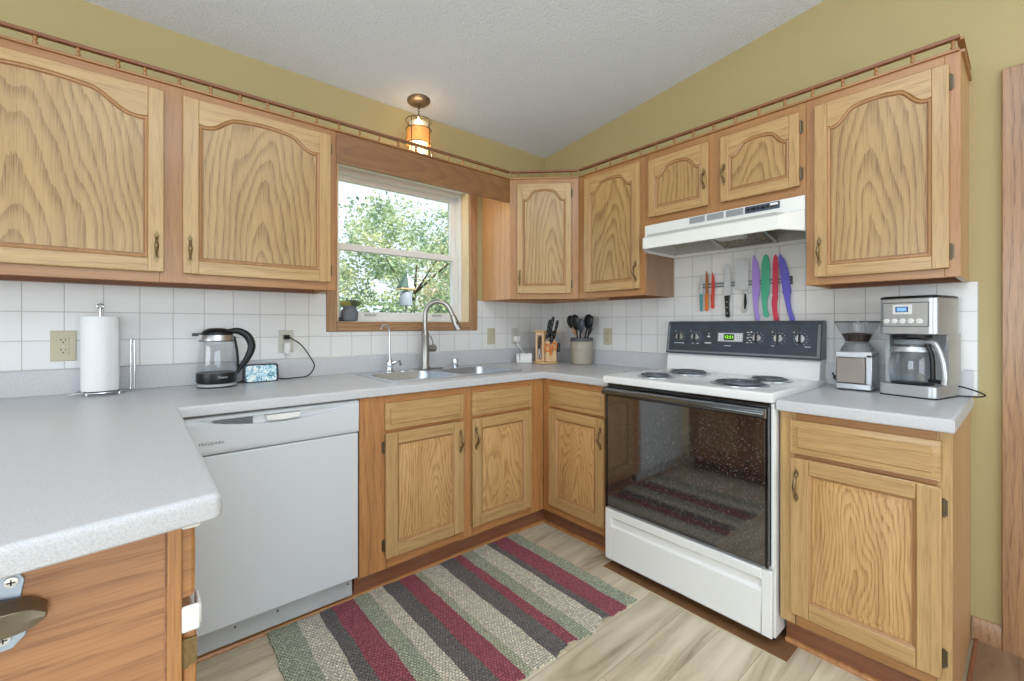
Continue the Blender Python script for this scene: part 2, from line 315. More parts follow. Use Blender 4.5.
    L(nt, inv.outputs[0], bp.inputs['Height']); L(nt, bp.outputs[0], p.inputs['Normal'])
    return m
M['rug'] = rug_mat()
def oven_glass():
    m, nt, p = newmat('oven_door_black_glass')
    tc = N(nt, 'ShaderNodeTexCoord'); vo = N(nt, 'ShaderNodeTexNoise'); vo.inputs['Scale'].default_value = 190; vo.inputs['Detail'].default_value = 5; vo.inputs['Roughness'].default_value = .7
    L(nt, tc.outputs['Object'], vo.inputs['Vector'])
    cr = N(nt, 'ShaderNodeValToRGB'); cr.color_ramp.elements[0].position = .565; cr.color_ramp.elements[1].position = .68
    cr.color_ramp.elements[0].color = (0, 0, 0, 1); cr.color_ramp.elements[1].color = (.62, .62, .62, 1)
    L(nt, vo.outputs['Fac'], cr.inputs['Fac'])
    mx = N(nt, 'ShaderNodeMixRGB'); mx.inputs['Color1'].default_value = rgb(30, 27, 28); mx.inputs['Color2'].default_value = rgb(150, 148, 146)
    L(nt, cr.outputs[0], mx.inputs['Fac']); L(nt, mx.outputs[0], p.inputs['Base Color'])
    p.inputs['Roughness'].default_value = .06; p.inputs['IOR'].default_value = 2.4; p.inputs['Coat Weight'].default_value = .3; p.inputs['Coat Roughness'].default_value = .03
    return m
M['ovenglass'] = oven_glass()
def mesh_filter():
    m, nt, p = newmat('grease_filter_mesh')
    tc = N(nt, 'ShaderNodeTexCoord'); vo = N(nt, 'ShaderNodeTexVoronoi'); vo.inputs['Scale'].default_value = 130
    L(nt, tc.outputs['Object'], vo.inputs['Vector'])
    cr = N(nt, 'ShaderNodeValToRGB'); cr.color_ramp.elements[0].color = rgb(214, 206, 186); cr.color_ramp.elements[1].color = rgb(110, 100, 84); cr.color_ramp.elements[1].position = .6
    L(nt, vo.outputs['Distance'], cr.inputs['Fac']); L(nt, cr.outputs[0], p.inputs['Base Color'])
    p.inputs['Metallic'].default_value = .5; p.inputs['Roughness'].default_value = .45
    b = N(nt, 'ShaderNodeBump'); b.inputs['Strength'].default_value = 1; b.inputs['Distance'].default_value = .003
    L(nt, vo.outputs['Distance'], b.inputs['Height']); L(nt, b.outputs[0], p.inputs['Normal'])
    return m
M['filter'] = mesh_filter()
def foliage(name, c1, c2, c3):
    m, nt, p = newmat(name)
    tc = N(nt, 'ShaderNodeTexCoord'); nz = N(nt, 'ShaderNodeTexNoise'); nz.inputs['Scale'].default_value = 2.2; nz.inputs['Detail'].default_value = 5
    L(nt, tc.outputs['Object'], nz.inputs['Vector'])
    cr = N(nt, 'ShaderNodeValToRGB'); e = cr.color_ramp.elements
    e[0].position = .35; e[0].color = c1; e[1].position = .66; e[1].color = c3; q = e.new(.5); q.color = c2
    L(nt, nz.outputs['Fac'], cr.inputs['Fac']); L(nt, cr.outputs[0], p.inputs['Base Color'])
    p.inputs['Roughness'].default_value = .55
    tl = N(nt, 'ShaderNodeBsdfTranslucent'); L(nt, cr.outputs[0], tl.inputs[0])
    ms = N(nt, 'ShaderNodeMixShader'); ms.inputs[0].default_value = .35
    L(nt, p.outputs[0], ms.inputs[1]); L(nt, tl.outputs[0], ms.inputs[2]); L(nt, ms.outputs[0], nt.nodes['Material Output'].inputs['Surface'])
    return m
M['foliage'] = foliage('maple_leaves', rgb(98, 132, 118), rgb(166, 188, 146), rgb(232, 230, 186))
M['foliage2'] = foliage('autumn_leaves', rgb(176, 172, 130), rgb(216, 198, 156), rgb(238, 222, 186))
M['grass'] = plain('lawn', rgb(120, 140, 84), .9, noise=.4, nscale=8)
def screen_mat():
    m, nt, p = newmat('clock_screen_picture')
    tc = N(nt, 'ShaderNodeTexCoord'); nz = N(nt, 'ShaderNodeTexNoise'); nz.inputs['Scale'].default_value = 60; nz.inputs['Detail'].default_value = 3; nz.inputs['Distortion'].default_value = 1.5
    L(nt, tc.outputs['Object'], nz.inputs['Vector'])
    cr = N(nt, 'ShaderNodeValToRGB'); e = cr.color_ramp.elements
    e[0].position = .36; e[0].color = rgb(70, 110, 120); e[1].position = .62; e[1].color = rgb(240, 244, 238); q = e.new(.46); q.color = rgb(150, 205, 226)
    L(nt, nz.outputs['Fac'], cr.inputs['Fac']); L(nt, cr.outputs[0], p.inputs['Base Color']); L(nt, cr.outputs[0], p.inputs['Emission Color'])
    p.inputs['Emission Strength'].default_value = .22; p.inputs['Roughness'].default_value = .15
    return m
M['screen'] = screen_mat()

# ------------------------------------------------------------------ frames: local x to the right, -y to the front, z up
FR = {'W': (0.0, (0, 0)), 'B': (-pi/2, (0, 0)), 'D': (-pi/4, (-.456, -.456)), 'P': (pi/2, (0, 0))}
def f2w(fr, p):
    a, o = FR[fr]; return Vector((cos(a)*p[0]-sin(a)*p[1]+o[0], sin(a)*p[0]+cos(a)*p[1]+o[1], p[2]))
ORG = {}; CEN = {}
def thing(name, label, cat, fr, org, group=None, spin=0.0):
    o = bpy.data.objects.new(name, None); COL.objects.link(o); o.empty_display_size = .05
    o.location = f2w(fr, org); o.rotation_euler = (0, 0, FR[fr][0]+spin)
    o['label'] = label; o['category'] = cat
    if group: o['group'] = group
    ORG[o] = Vector(org)
    return o
def tag(o, label=None, cat=None, group=None, kind=None):
    if label: o['label'] = label
    if cat: o['category'] = cat
    if group: o['group'] = group
    if kind: o['kind'] = kind
    return o
class MB:
    def __init__(s): s.v = []; s.f = []; s.m = []
    def add(s, vs, fs, mi=0):
        b = len(s.v); s.v += [tuple(v) for v in vs]
        for f in fs: s.f.append([b+i for i in f]); s.m.append(mi)
        return s
    def box(s, x0, x1, y0, y1, z0, z1, mi=0):
        if x0 > x1: x0, x1 = x1, x0
        if y0 > y1: y0, y1 = y1, y0
        if z0 > z1: z0, z1 = z1, z0
        return s.add([(x0, y0, z0), (x1, y0, z0), (x1, y1, z0), (x0, y1, z0), (x0, y0, z1), (x1, y0, z1), (x1, y1, z1), (x0, y1, z1)],
                     [(0, 3, 2, 1), (4, 5, 6, 7), (0, 1, 5, 4), (1, 2, 6, 5), (2, 3, 7, 6), (3, 0, 4, 7)], mi)
    def prism(s, poly, ax, a0, a1, mi=0):
        """poly = 2D points; ax = extrusion axis 0/1/2; other coords in order"""
        def mk(p, a):
            q = [p[0], p[1]]; q.insert(ax, a); return tuple(q)
        n = len(poly)
        tri = tessellate_polygon([[Vector((p[0], p[1], 0)) for p in poly]])
        vs = [mk(p, a0) for p in poly]+[mk(p, a1) for p in poly]
        fs = [tuple(t) for t in tri]+[tuple(n+i for i in reversed(t)) for t in tri]+[(i, (i+1) % n, n+(i+1) % n, n+i) for i in range(n)]
        return s.add(vs, fs, mi)
    def loops(s, loops, mi=0, cap0=True, cap1=True, closed=True):
        n = len(loops[0]); vs = [p for l in loops for p in l]; fs = []
        for k in range(len(loops)-1):
            for i in range(n if closed else n-1):
                j = (i+1) % n; fs.append((k*n+i, k*n+j, (k+1)*n+j, (k+1)*n+i))
        if cap0: fs.append(tuple(range(n)))
        if cap1: fs.append(tuple(reversed(range((len(loops)-1)*n, len(loops)*n))))
        return s.add(vs, fs, mi)
    def lathe(s, prof, c, seg=24, mi=0, axis='z', cap0=True, cap1=True, sx=1, sy=1):
        lp = []
        for r, h in prof:
            l = []
            for i in range(seg):
                a = 2*pi*i/seg; u, w = r*cos(a)*sx, r*sin(a)*sy
                l.append({'z': (c[0]+u, c[1]+w, c[2]+h), 'y': (c[0]+u, c[1]+h, c[2]+w), 'x': (c[0]+h, c[1]+u, c[2]+w)}[axis])
            lp.append(l)
        return s.loops(lp, mi, cap0, cap1)
    def tube(s, pts, r, seg=8, mi=0, caps=True, closed=False):
        pts = [Vector(p) for p in pts]; n = len(pts); lp = []
        rs = r if isinstance(r, (list, tuple)) else [r]*n
        t0 = (pts[1]-pts[0]).normalized(); up = Vector((0, 0, 1)) if abs(t0.z) < .9 else Vector((1, 0, 0))
        nrm = t0.cross(up).normalized()
        for i, p in enumerate(pts):
            if closed: t = (pts[(i+1) % n]-pts[i-1]).normalized()
            else: t = (pts[min(i+1, n-1)]-pts[max(i-1, 0)]).normalized()
            nrm = (nrm-t*nrm.dot(t)).normalized(); bn = t.cross(nrm)
            lp.append([tuple(p+nrm*rs[i]*cos(2*pi*k/seg)+bn*rs[i]*sin(2*pi*k/seg)) for k in range(seg)])
        if closed: lp.append(lp[0])
        return s.loops(lp, mi, caps and not closed, caps and not closed)
    def build(s, name, mats, parent=None, bevel=0.0, seg=2, sub=0, root=None, fr=None, smooth=True, angle=38, unspin=0.0):
        mats = mats if isinstance(mats, (list, tuple)) else [mats]
        me = bpy.data.meshes.new(name)
        r = root or parent
        while r is not None and r.parent is not None: r = r.parent
        cc = Vector((0, 0, 0))
        if r is not None:
            o_ = ORG.get(r, Vector((0, 0, 0)))
            if unspin:
                ca, sa = cos(-unspin), sin(-unspin)
                vs = [((v[0]-o_[0])*ca-(v[1]-o_[1])*sa, (v[0]-o_[0])*sa+(v[1]-o_[1])*ca, v[2]-o_[2]) for v in s.v]
            else: vs = [(v[0]-o_[0], v[1]-o_[1], v[2]-o_[2]) for v in s.v]
            cc = Vector(((min(v[0] for v in vs)+max(v[0] for v in vs))/2, (min(v[1] for v in vs)+max(v[1] for v in vs))/2, min(v[2] for v in vs)))
            vs = [(v[0]-cc[0], v[1]-cc[1], v[2]-cc[2]) for v in vs]
        elif fr: vs = [tuple(f2w(fr, v)) for v in s.v]
        else: vs = s.v
        me.from_pydata(vs, [], s.f)
        for k in mats: me.materials.append(M[k] if isinstance(k, str) else k)
        me.polygons.foreach_set('material_index', s.m)
        bm = bmesh.new(); bm.from_mesh(me); bmesh.ops.remove_doubles(bm, verts=bm.verts, dist=1e-6)
        bmesh.ops.recalc_face_normals(bm, faces=bm.faces); bm.to_mesh(me); bm.free()
        if smooth:
            me.polygons.foreach_set('use_smooth', [True]*len(me.polygons)); me.set_sharp_from_angle(angle=radians(angle))
        me.update()
        ob = bpy.data.objects.new(name, me); COL.objects.link(ob)
        if parent is not None: ob.parent = parent; ob.location = cc-CEN.get(parent, Vector((0, 0, 0))); CEN[ob] = cc
        if bevel:
            b = ob.modifiers.new('bevel', 'BEVEL'); b.width = bevel; b.segments = seg; b.limit_method = 'ANGLE'; b.angle_limit = radians(40); b.harden_normals = False
        if sub:
            b = ob.modifiers.new('sub', 'SUBSURF'); b.levels = sub; b.render_levels = sub
        return ob
def struct(mb, name, mats, **kw):
    o = mb.build(name, mats, **kw); o['kind'] = 'structure'; return o
def solo(mb, name, mats, label, cat, fr, org, group=None, spin=0, **kw):
    """a thing that is one mesh: origin at org"""
    ORG[name+'_tmp'] = Vector(org)
    s2 = MB(); s2.v = [(v[0]-org[0], v[1]-org[1], v[2]-org[2]) for v in mb.v]; s2.f = mb.f; s2.m = mb.m
    o = s2.build(name, mats, **kw)
    o.location = f2w(fr, org); o.rotation_euler = (0, 0, FR[fr][0]+spin)
    return tag(o, label, cat, group)
def arc(c, r, a0, a1, n, plane='xz', y=0):
    out = []
    for i in range(n+1):
        a = a0+(a1-a0)*i/n
        out.append((c[0]+r*cos(a), y, c[1]+r*sin(a)) if plane == 'xz' else (c[0]+r*cos(a), c[1]+r*sin(a), y))
    return out
def bez(pts, n=24):
    """Catmull-Rom through points"""
    P = [Vector(p) for p in pts]; P = [P[0]*2-P[1]]+P+[P[-1]*2-P[-2]]; out = []
    for i in range(1, len(P)-2):
        for k in range(n):
            t = k/n; a, b, c, d = P[i-1], P[i], P[i+1], P[i+2]
            out.append(.5*((2*b)+(c-a)*t+(2*a-5*b+4*c-d)*t*t+(-a+3*b-3*c+d)*t**3))
    out.append(P[-2]); return out
def text_part(name, s, size, mat, parent, pos, rotx=pi/2, rotz=0, ext=.0004, align='CENTER', local=True):
    cu = bpy.data.curves.new(name, 'FONT'); cu.body = s; cu.size = size; cu.extrude = ext; cu.align_x = align; cu.align_y = 'CENTER'
    tmp = bpy.data.objects.new(name+'_t', cu); COL.objects.link(tmp)
    dg = bpy.context.evaluated_depsgraph_get(); me = bpy.data.meshes.new_from_object(tmp.evaluated_get(dg)); me.name = name
    bpy.data.objects.remove(tmp); bpy.data.curves.remove(cu)
    R = Matrix.Rotation(rotz, 4, 'Z') @ Matrix.Rotation(rotx, 4, 'X')
    r = parent
    while r.parent is not None: r = r.parent
    me.transform(R); loc_ = Vector(pos)-ORG.get(r, Vector((0, 0, 0)))
    me.materials.clear(); me.materials.append(M[mat])
    o = bpy.data.objects.new(name, me); COL.objects.link(o); o.parent = parent; o.location = loc_-CEN.get(parent, Vector((0, 0, 0)))
    return o

# ------------------------------------------------------------------ room shell
H, SL = 2.486, .109
def ceil_z(y): return H-SL*y
CT = .918     # worktop height
struct(MB().box(-6, 0, -6, 0, -.05, 0), 'floor', 'floor')
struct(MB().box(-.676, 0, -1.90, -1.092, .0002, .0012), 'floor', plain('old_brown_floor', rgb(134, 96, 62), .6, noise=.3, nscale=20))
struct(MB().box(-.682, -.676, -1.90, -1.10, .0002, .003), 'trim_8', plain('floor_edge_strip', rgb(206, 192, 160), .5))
mb = MB(); mb.box(-.60, 2.2, -6, -2.331, .0003, .004); struct(mb, 'floor', 'floor2')
mb = MB().box(-.60, 0, -2.331, -2.318, .0003, .009); struct(mb, 'trim_1', 'toe', bevel=.003)
mb = MB(); mb.add([(-6, 0, ceil_z(0)), (2.2, 0, ceil_z(0)), (2.2, -6, ceil_z(-6)), (-6, -6, ceil_z(-6)),
                   (-6, 0, ceil_z(0)+.1), (2.2, 0, ceil_z(0)+.1), (2.2, -6, ceil_z(-6)+.1), (-6, -6, ceil_z(-6)+.1)],
                  [(0, 1, 2, 3), (7, 6, 5, 4), (0, 4, 5, 1), (1, 5, 6, 2), (2, 6, 7, 3), (3, 7, 4, 0)])
struct(mb, 'ceiling', 'ceiling', smooth=False)
WX0, WX1, WZ0, WZ1 = -1.592, -.716, 1.205, 2.09
mb = MB(); mb.box(-6, WX0, 0, .16, -.05, H); mb.box(WX1, 0.12, 0, .16, -.05, H); mb.box(WX0, WX1, 0, .16, -.05, WZ0); mb.box(WX0, WX1, 0, .16, WZ1, H)
struct(mb, 'wall_back', 'wall', smooth=False)
DY0, DY1, DZ = -2.452, -3.3, 2.05
mb = MB(); mb.prism([(0, -.05), (0, H), (DY0, ceil_z(DY0)), (DY0, -.05)], 0, 0, .12)
mb.prism([(DY1, -.05), (DY1, ceil_z(DY1)), (-6, ceil_z(-6)), (-6, -.05)], 0, 0, .12)
mb.prism([(DY0, DZ+.02), (DY0, ceil_z(DY0)), (DY1, ceil_z(DY1)), (DY1, DZ+.02)], 0, 0, .12)
struct(mb, 'wall_right', 'wall', smooth=False)
# far side of the room, with the patio opening and a side window opening
FW = paint('pale_room_paint', rgb(226, 226, 224))
mb = MB(); mb.box(-6.1, -4.4, -6.1, -6, 0, 3.3); mb.box(-.8, 2.2, -6.1, -6, 0, 3.3); mb.box(-4.4, -.8, -6.1, -6, 2.35, 3.3); mb.box(-4.4, -.8, -6.1, -6, 0, .15)
struct(mb, 'wall_front', FW, smooth=False)
mb = MB(); mb.box(-6.1, -6, -6, -3.7, 0, 3.3); mb.box(-6.1, -6, -1.1, .1, 0, 3.3); mb.box(-6.1, -6, -3.7, -1.1, 0, .6); mb.box(-6.1, -6, -3.7, -1.1, 2.4, 3.3)
struct(mb, 'wall_left', FW, smooth=False)
# hallway beyond the doorway
struct(MB().box(2.2, 2.3, -6, 0, 0, 3.2), 'wall_hall', 'wall')
# tiles
mb = MB(); T_ = .006
mb.box(-3.2, -1.647, -T_, 0, 1.0, 1.354); mb.box(-1.647, -.655, -T_, 0, 1.0, 1.150); mb.box(-.655, 0, -T_, 0, 1.0, 1.352)
struct(mb, 'trim_2', 'tileA', smooth=False)
mb = MB(); mb.box(-T_, 0, -1.09, 0, 1.0, 1.352); mb.box(-T_, 0, -1.856, -1.09, .90, 1.72); mb.box(-T_, 0, -2.3285, -1.856, .92, 1.352)
struct(mb, 'trim_3', 'tileB', smooth=False)
# baseboard and door casing on the stove wall
mb = MB(); mb.prism([(-.014, 0), (0, 0), (0, .085), (-.006, .085), (-.014, .072)], 1, -2.388, -2.312)
struct(mb, 'baseboard_right', 'casing_h')
d1 = MB(); d1.box(-.018, 0, -2.388, -2.445, 0, 2.118); d1.box(-.018, 0, -3.307, -3.364, 0, 2.118)
o = struct(d1, 'door_1', 'casing_v', bevel=.003)
h1 = MB(); h1.box(-.018, 0, -2.446, -3.306, 2.061, 2.118)
ho = h1.build('head_casing', 'casing_v', o, bevel=.003)
j = MB(); j.box(0.0, .12, DY0, DY0-.018, 0, DZ); j.box(0, .12, DY1, DY1+.018, 0, DZ); j.box(0, .12, DY0-.018, DY1+.018, DZ-.0, DZ+.018)
j.build('jamb', 'casing_v', o)
sp_ = MB(); sp_.box(.052, .064, DY0-.018, DY0-.03, 0, DZ-.02); sp_.build('door_stop', 'casing_v', o, bevel=.002)

# window (frame, sashes, panes) -------------------------------------------------------------
cs = MB(); c0, c1 = .054, .018
cs.box(WX0-c0, WX0, -c1, 0, WZ0-c0, WZ1+c0, 0); cs.box(WX1, WX1+c0+.004, -c1, 0, WZ0-c0, WZ1+c0, 0)
w1 = struct(cs, 'window_1', 'casing_v', bevel=.004)
cs = MB(); cs.box(WX0, WX1, -c1, 0, WZ0-c0, WZ0, 0); cs.box(WX0, WX1, -c1, 0, WZ1, WZ1+c0, 0)
cs.build('level_casing', 'casing_h', w1, bevel=.004)
jb = MB(); jd = .085
jb.box(WX0, WX0+.012, 0, jd, WZ0, WZ1); jb.box(WX1-.012, WX1, 0, jd, WZ0, WZ1); jb.box(WX0, WX1, 0, jd, WZ0-.001, WZ0+.002)
jb.build('jamb_liner', plain('jamb_cream', rgb(226, 208, 172), .45, noise=.06), w1)
MB().box(WX0+.012, WX1-.012, 0, jd, WZ1-.012, WZ1).build('head_liner', 'vinyl', w1)
def rect_frame(mb, x0, x1, z0, z1, wl, wr, wb, wt, y0, y1, mi=0):
    mb.box(x0, x0+wl, y0, y1, z0, z1, mi); mb.box(x1-wr, x1, y0, y1, z0, z1, mi)
    mb.box(x0+wl, x1-wr, y0, y1, z0, z0+wb, mi); mb.box(x0+wl, x1-wr, y0, y1, z1-wt, z1, mi)
fx0, fx1 = WX0+.012, WX1-.012
vf = MB(); rect_frame(vf, fx0, fx1, WZ0+.002, WZ1-.012, .010, .024, .016, .028, .07, .15)
vf.build('vinyl_frame', 'vinyl', w1, bevel=.003)
ux0, ux1 = fx0+.010, fx1-.024
us = MB(); rect_frame(us, ux0, ux1, 1.622, WZ1-.040, .024, .04, .035, .03, .112, .142)
us = us.build('upper_sash', 'vinyl', w1, bevel=.003)
ls = MB(); rect_frame(ls, ux0, ux1, WZ0+.018, 1.652, .022, .045, .040, .036, .078, .108)
ls = ls.build('lower_sash', 'vinyl', w1, bevel=.003)
MB().box(ux0+.022, ux1-.038, .126, .130, 1.65, WZ1-.068).build('pane', 'glass', us)
MB().box(ux0+.020, ux1-.043, .091, .095, WZ0+.056, 1.618).build('pane', 'glass', ls)
for cx in (ux0+.20, ux1-.17):
    lk = MB(); lk.box(cx-.035, cx+.035, .068, .078, WZ0+.036, WZ0+.044); lk.box(cx-.035, cx+.035, .068, .071, WZ0+.044, WZ0+.049)
    lk.build('sash_lift', 'ltgrey', ls, bevel=.002)
lk = MB(); lk.box(-1.10, -1.02, .08, .1, 1.652, 1.658); lk.lathe([(.012, 0), (.012, .012), (.006, .016)], (-1.06, .09, 1.658), 12); lk.build('sash_lock', 'vinyl', ls, bevel=.001)

# ------------------------------------------------------------------ cabinet doors
def arch_z(t, rise):
    t = abs(t)
    if t > .82: return -0.004*sin(pi*(t-.82)/.18)
    u = (.82-t)/.82; v = min(1.0, u/.42); v = v*v*(3-2*v)
    return rise*(.6*v+.4*sin(pi/2*u))
def loop_pts(x0, x1, z0, z1s, rise, n=28):
    """inner opening: bottom-left, bottom-right, then arch from right to left"""
    pts = [(x0, z0), (x1, z0)]; cx, hw = (x0+x1)/2, (x1-x0)/2
    if rise <= 0: return pts+[(x1, z1s), (x0, z1s)]
    for i in range(n+1):
        t = 1-2*i/n; pts.append((cx+t*hw, z1s+arch_z(t, rise)))
    return pts
def inset(pts, d):
    n = len(pts); out = []
    for i in range(n):
        a = Vector(pts[i-1]); b = Vector(pts[i]); c = Vector(pts[(i+1) % n])
        e1 = (b-a).normalized(); e2 = (c-b).normalized()
        n1 = Vector((-e1.y, e1.x)); n2 = Vector((-e2.y, e2.x)); mm = (n1+n2)
        if mm.length < 1e-6: mm = n1
        mm.normalize(); k = d/max(.4, mm.dot(n1)); out.append((b.x+mm.x*k, b.y+mm.y*k))
    return out
def handle(parent, x, z, yf, ln=.1):
    h = MB(); y = yf
    for s in (-1, 1):
        zc = z+s*ln*.36
        for k, (w, l) in enumerate(((.0085, .017), (.0055, .0235))):
            pts = [(x+w*cos(a)*(1-.25*abs(sin(a))), zc+s*.004+l*.75*sin(a)) for a in [i*pi/8 for i in range(16)]]
            h.prism(pts, 1, y-.002-.001*k, y)
        h.lathe([(.0065, 0), (.006, -.004), (.003, -.006)], (x, y-.002, zc-s*.002), 12, axis='y')
    pts = []
    for i in range(15):
        t = i/14; pts.append((x, y-.004-.021*sin(pi*t)**.7, z-ln*.33+ln*.66*t))
    h.tube(pts, [.0035+.0028*sin(pi*i/14)**2 for i in range(15)], 8)
    h.lathe([(.004, -.006), (.0072, -.003), (.0072, .003), (.004, .006)], (x, y-.025, z), 10)
    return h.build('handle', 'bronze', parent)
def hinge(parent, x, z, yf, side):
    """side: -1 leaf on frame at left of door, +1 right"""
    h = MB(); h.box(x, x+side*.011, yf-.0022, yf, z-.023, z+.023)
    h.tube([(x+side*.002, yf-.004, z-.027), (x+side*.002, yf-.004, z+.027)], .0042, 8)
    return h.build('hinge', 'hinge', parent)
def door(T, x0, x1, z0, z1, yf, rise=.062, drop=.034, hs=None, hz=None, hg=None, raised=False, st=.056, rb=.056, matv='door_v', math_='door_h', hln=.106, hoff=.022):
    yb = yf-.0015; y0 = yf-.0205
    zi = z1-drop-(rise if rise > 0 else .02)
    xi0, xi1, zi0 = x0+st, x1-st, z0+rb
    d = MB()
    d.box(x0, xi0, y0, yb, z0, z1, 0); d.box(xi1, x1, y0, yb, z0, z1, 0); d.box(xi0, xi1, y0, yb, z0, zi0, 1)
    lp = loop_pts(xi0, xi1, zi0, zi, rise)
    top = [(xi1, z1), (xi0, z1)]+[(p[0], p[1]) for p in reversed(lp[2:])]
    d.prism(top, 1, y0, yb, 1)
    D = d.build('door', [matv, math_], T, bevel=.004, seg=3)
    g = MB(); yy = lambda l, y: [(p[0], y, p[1]) for p in l]
    if raised:
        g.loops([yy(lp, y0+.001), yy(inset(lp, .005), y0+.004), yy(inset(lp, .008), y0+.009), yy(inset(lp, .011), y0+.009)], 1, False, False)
        g.loops([yy(inset(lp, .011), y0+.009), yy(inset(lp, .034), y0+.0035), yy(inset(lp, .036), y0+.003)], 0, False, False)
        fin = inset(lp, .036); yfin = y0+.003
    else:
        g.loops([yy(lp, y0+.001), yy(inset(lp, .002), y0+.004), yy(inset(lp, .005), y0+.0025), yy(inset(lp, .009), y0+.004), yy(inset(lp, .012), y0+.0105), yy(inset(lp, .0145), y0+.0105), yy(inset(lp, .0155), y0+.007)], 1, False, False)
        fin = inset(lp, .0155); yfin = y0+.007
    tri = tessellate_polygon([[Vector((p[0], p[1], 0)) for p in fin]])
    g.add(yy(fin, yfin), [tuple(t) for t in tri]); 
    g.box(xi0, xi1, y0+.0125, yb-.0005, zi0, zi-.006)
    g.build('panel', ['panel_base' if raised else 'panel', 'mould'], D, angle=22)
    if hs: handle(D, x0+hoff if hs == 'L' else x1-hoff, hz, y0, hln)
    if hg:
        for z in (z0+.056, z1-.060) if (z1-z0) > .4 else (z0+.052, z1-.058):
            hinge(D, x0-.0005 if hg == 'L' else x1+.0005, z, yf, -1 if hg == 'L' else 1)
    return D
def drawer_front(T, x0, x1, z0, z1, yf):
    y0 = yf-.0205; yb = yf-.0015
    d = MB(); A = [(x0, z0), (x1, z0), (x1, z1), (x0, z1)]; yy = lambda l, y: [(p[0], y, p[1]) for p in l]
    d.loops([yy(A, yb), yy(A, y0+.008), yy(inset(A, .003), y0+.0095), yy(inset(A, .020), y0+.0060), yy(inset(A, .0245), y0), yy(inset(A, .0247), y0)], 0, True, True)
    return d.build('drawer', 'door_h', T, angle=20)

def upper(name, label, fr, x0, x1, z0, z1, dep, doors, side_l='side', side_r='side', group=None, mv='frame_v', mh='frame_h'):
    T = thing(name, label, 'cabinet', fr, ((x0+x1)/2, 0, z0), group)
    yf = -dep; b = MB()
    b.box(x0, x0+.016, yf+.019, -.002, z0, z1, 0); b.box(x1-.016, x1, yf+.019, -.002, z0, z1, 1)
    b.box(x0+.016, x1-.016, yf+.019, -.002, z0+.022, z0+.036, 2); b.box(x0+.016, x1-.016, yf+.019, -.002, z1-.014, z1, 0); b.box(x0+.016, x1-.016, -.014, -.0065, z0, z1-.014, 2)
    b.build('carcass', [side_l, side_r, 'toe'], T)
    f = MB(); ds = sorted(doors, key=lambda d: d[0])
    xs = [x0]+sum([[d[0]+.012, d[1]-.012] for d in ds], [])+[x1]
    for i in range(0, len(xs), 2): f.box(xs[i], xs[i+1], yf, yf+.019, z0, z1, 0)
    for d in ds:
        f.box(d[0]+.012, d[1]-.012, yf, yf+.019, z0, d[2]+.012, 1); f.box(d[0]+.012, d[1]-.012, yf, yf+.019, d[3]-.012, z1, 1)
    f.build('face_frame', [mv, mh], T, bevel=.0015)
    for d in ds: door(T, d[0], d[1], d[2], d[3], yf, **d[4])
    return T
ZU0, ZU1 = 1.352, 2.113
upper('wall_cabinet', 'long oak wall cabinet with two arched doors above the kettle and paper towels', 'W', -3.08, -1.6935, ZU0, ZU1, .302,
      [(-3.01, -2.337, 1.39, 2.078, dict(hs='R', hz=1.483, rise=.075, st=.046, rb=.05)), (-2.279, -1.723, 1.39, 2.08, dict(st=.050, rb=.05, hs='L', hz=1.483, hg='R'))])
# corner cabinet with angled front
T = thing('wall_cabinet', 'angled corner oak wall cabinet with one narrow arched door', 'cabinet', 'D', (0, .2, ZU0))
def w2d(mb):
    a, o = FR['D']; mb.v = [((v[0]-o[0])*cos(a)+(v[1]-o[1])*sin(a), -(v[0]-o[0])*sin(a)+(v[1]-o[1])*cos(a), v[2]) for v in mb.v]; return mb
b = MB(); b.box(-.61, -.594, -.302, -.002, ZU0, ZU1); b.box(-.302, -.002, -.61, -.594, ZU0, ZU1)
poly_ = [(-.594, -.302), (-.302, -.594), (-.01, -.594), (-.01, -.01), (-.594, -.01)]
b.prism(poly_, 2, ZU0+.022, ZU0+.036, 1); b.prism(poly_, 2, ZU1-.014, ZU1)
b.box(-.594, -.01, -.014, -.002, ZU0, ZU1-.014); b.box(-.014, -.002, -.594, -.014, ZU0, ZU1-.014)
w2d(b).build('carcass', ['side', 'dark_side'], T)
hw = .2178
f = MB(); yf = 0.0
dz0, dz1 = 1.388, 2.078; dx = .170
f.box(-hw, -dx+.012, yf, .019, ZU0, ZU1, 0); f.box(dx-.012, hw, yf, .019, ZU0, ZU1, 0)
f.box(-dx+.012, dx-.012, yf, .019, ZU0, dz0+.012, 1); f.box(-dx+.012, dx-.012, yf, .019, dz1-.012, ZU1, 1)
f.build('face_frame', ['frame_v', 'frame_h'], T, bevel=.0015)
door(T, -dx, dx, dz0, dz1, yf, hs='L', hz=1.483, hg='R', st=.034, rb=.046, hoff=.016)
upper('wall_cabinet', 'single door oak wall cabinet between corner cabinet and range hood', 'B', .612, 1.0895, ZU0, ZU1, .302,
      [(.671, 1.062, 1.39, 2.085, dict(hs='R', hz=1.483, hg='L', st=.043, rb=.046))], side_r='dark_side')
upper('wall_cabinet', 'short oak wall cabinet with two small arched doors above the range hood', 'B', 1.0905, 1.8515, 1.728, ZU1, .302,
      [(1.121, 1.446, 1.768, 2.072, dict(hs='R', hz=1.895, hg='L', rise=.055, drop=.04, hln=.085, st=.037, rb=.042, hoff=.018)), (1.506, 1.831, 1.768, 2.072, dict(hs='L', hz=1.895, hg='R', rise=.055, drop=.04, hln=.085, st=.037, rb=.042, hoff=.018))])
upper('wall_cabinet', 'large single door oak wall cabinet above the coffee maker', 'B', 1.8525, 2.304, ZU0, ZU1, .302,
      [(1.886, 2.277, 1.382, 2.075, dict(hs='L', hz=1.483, hg='R', st=.043, rb=.044, hoff=.018))])
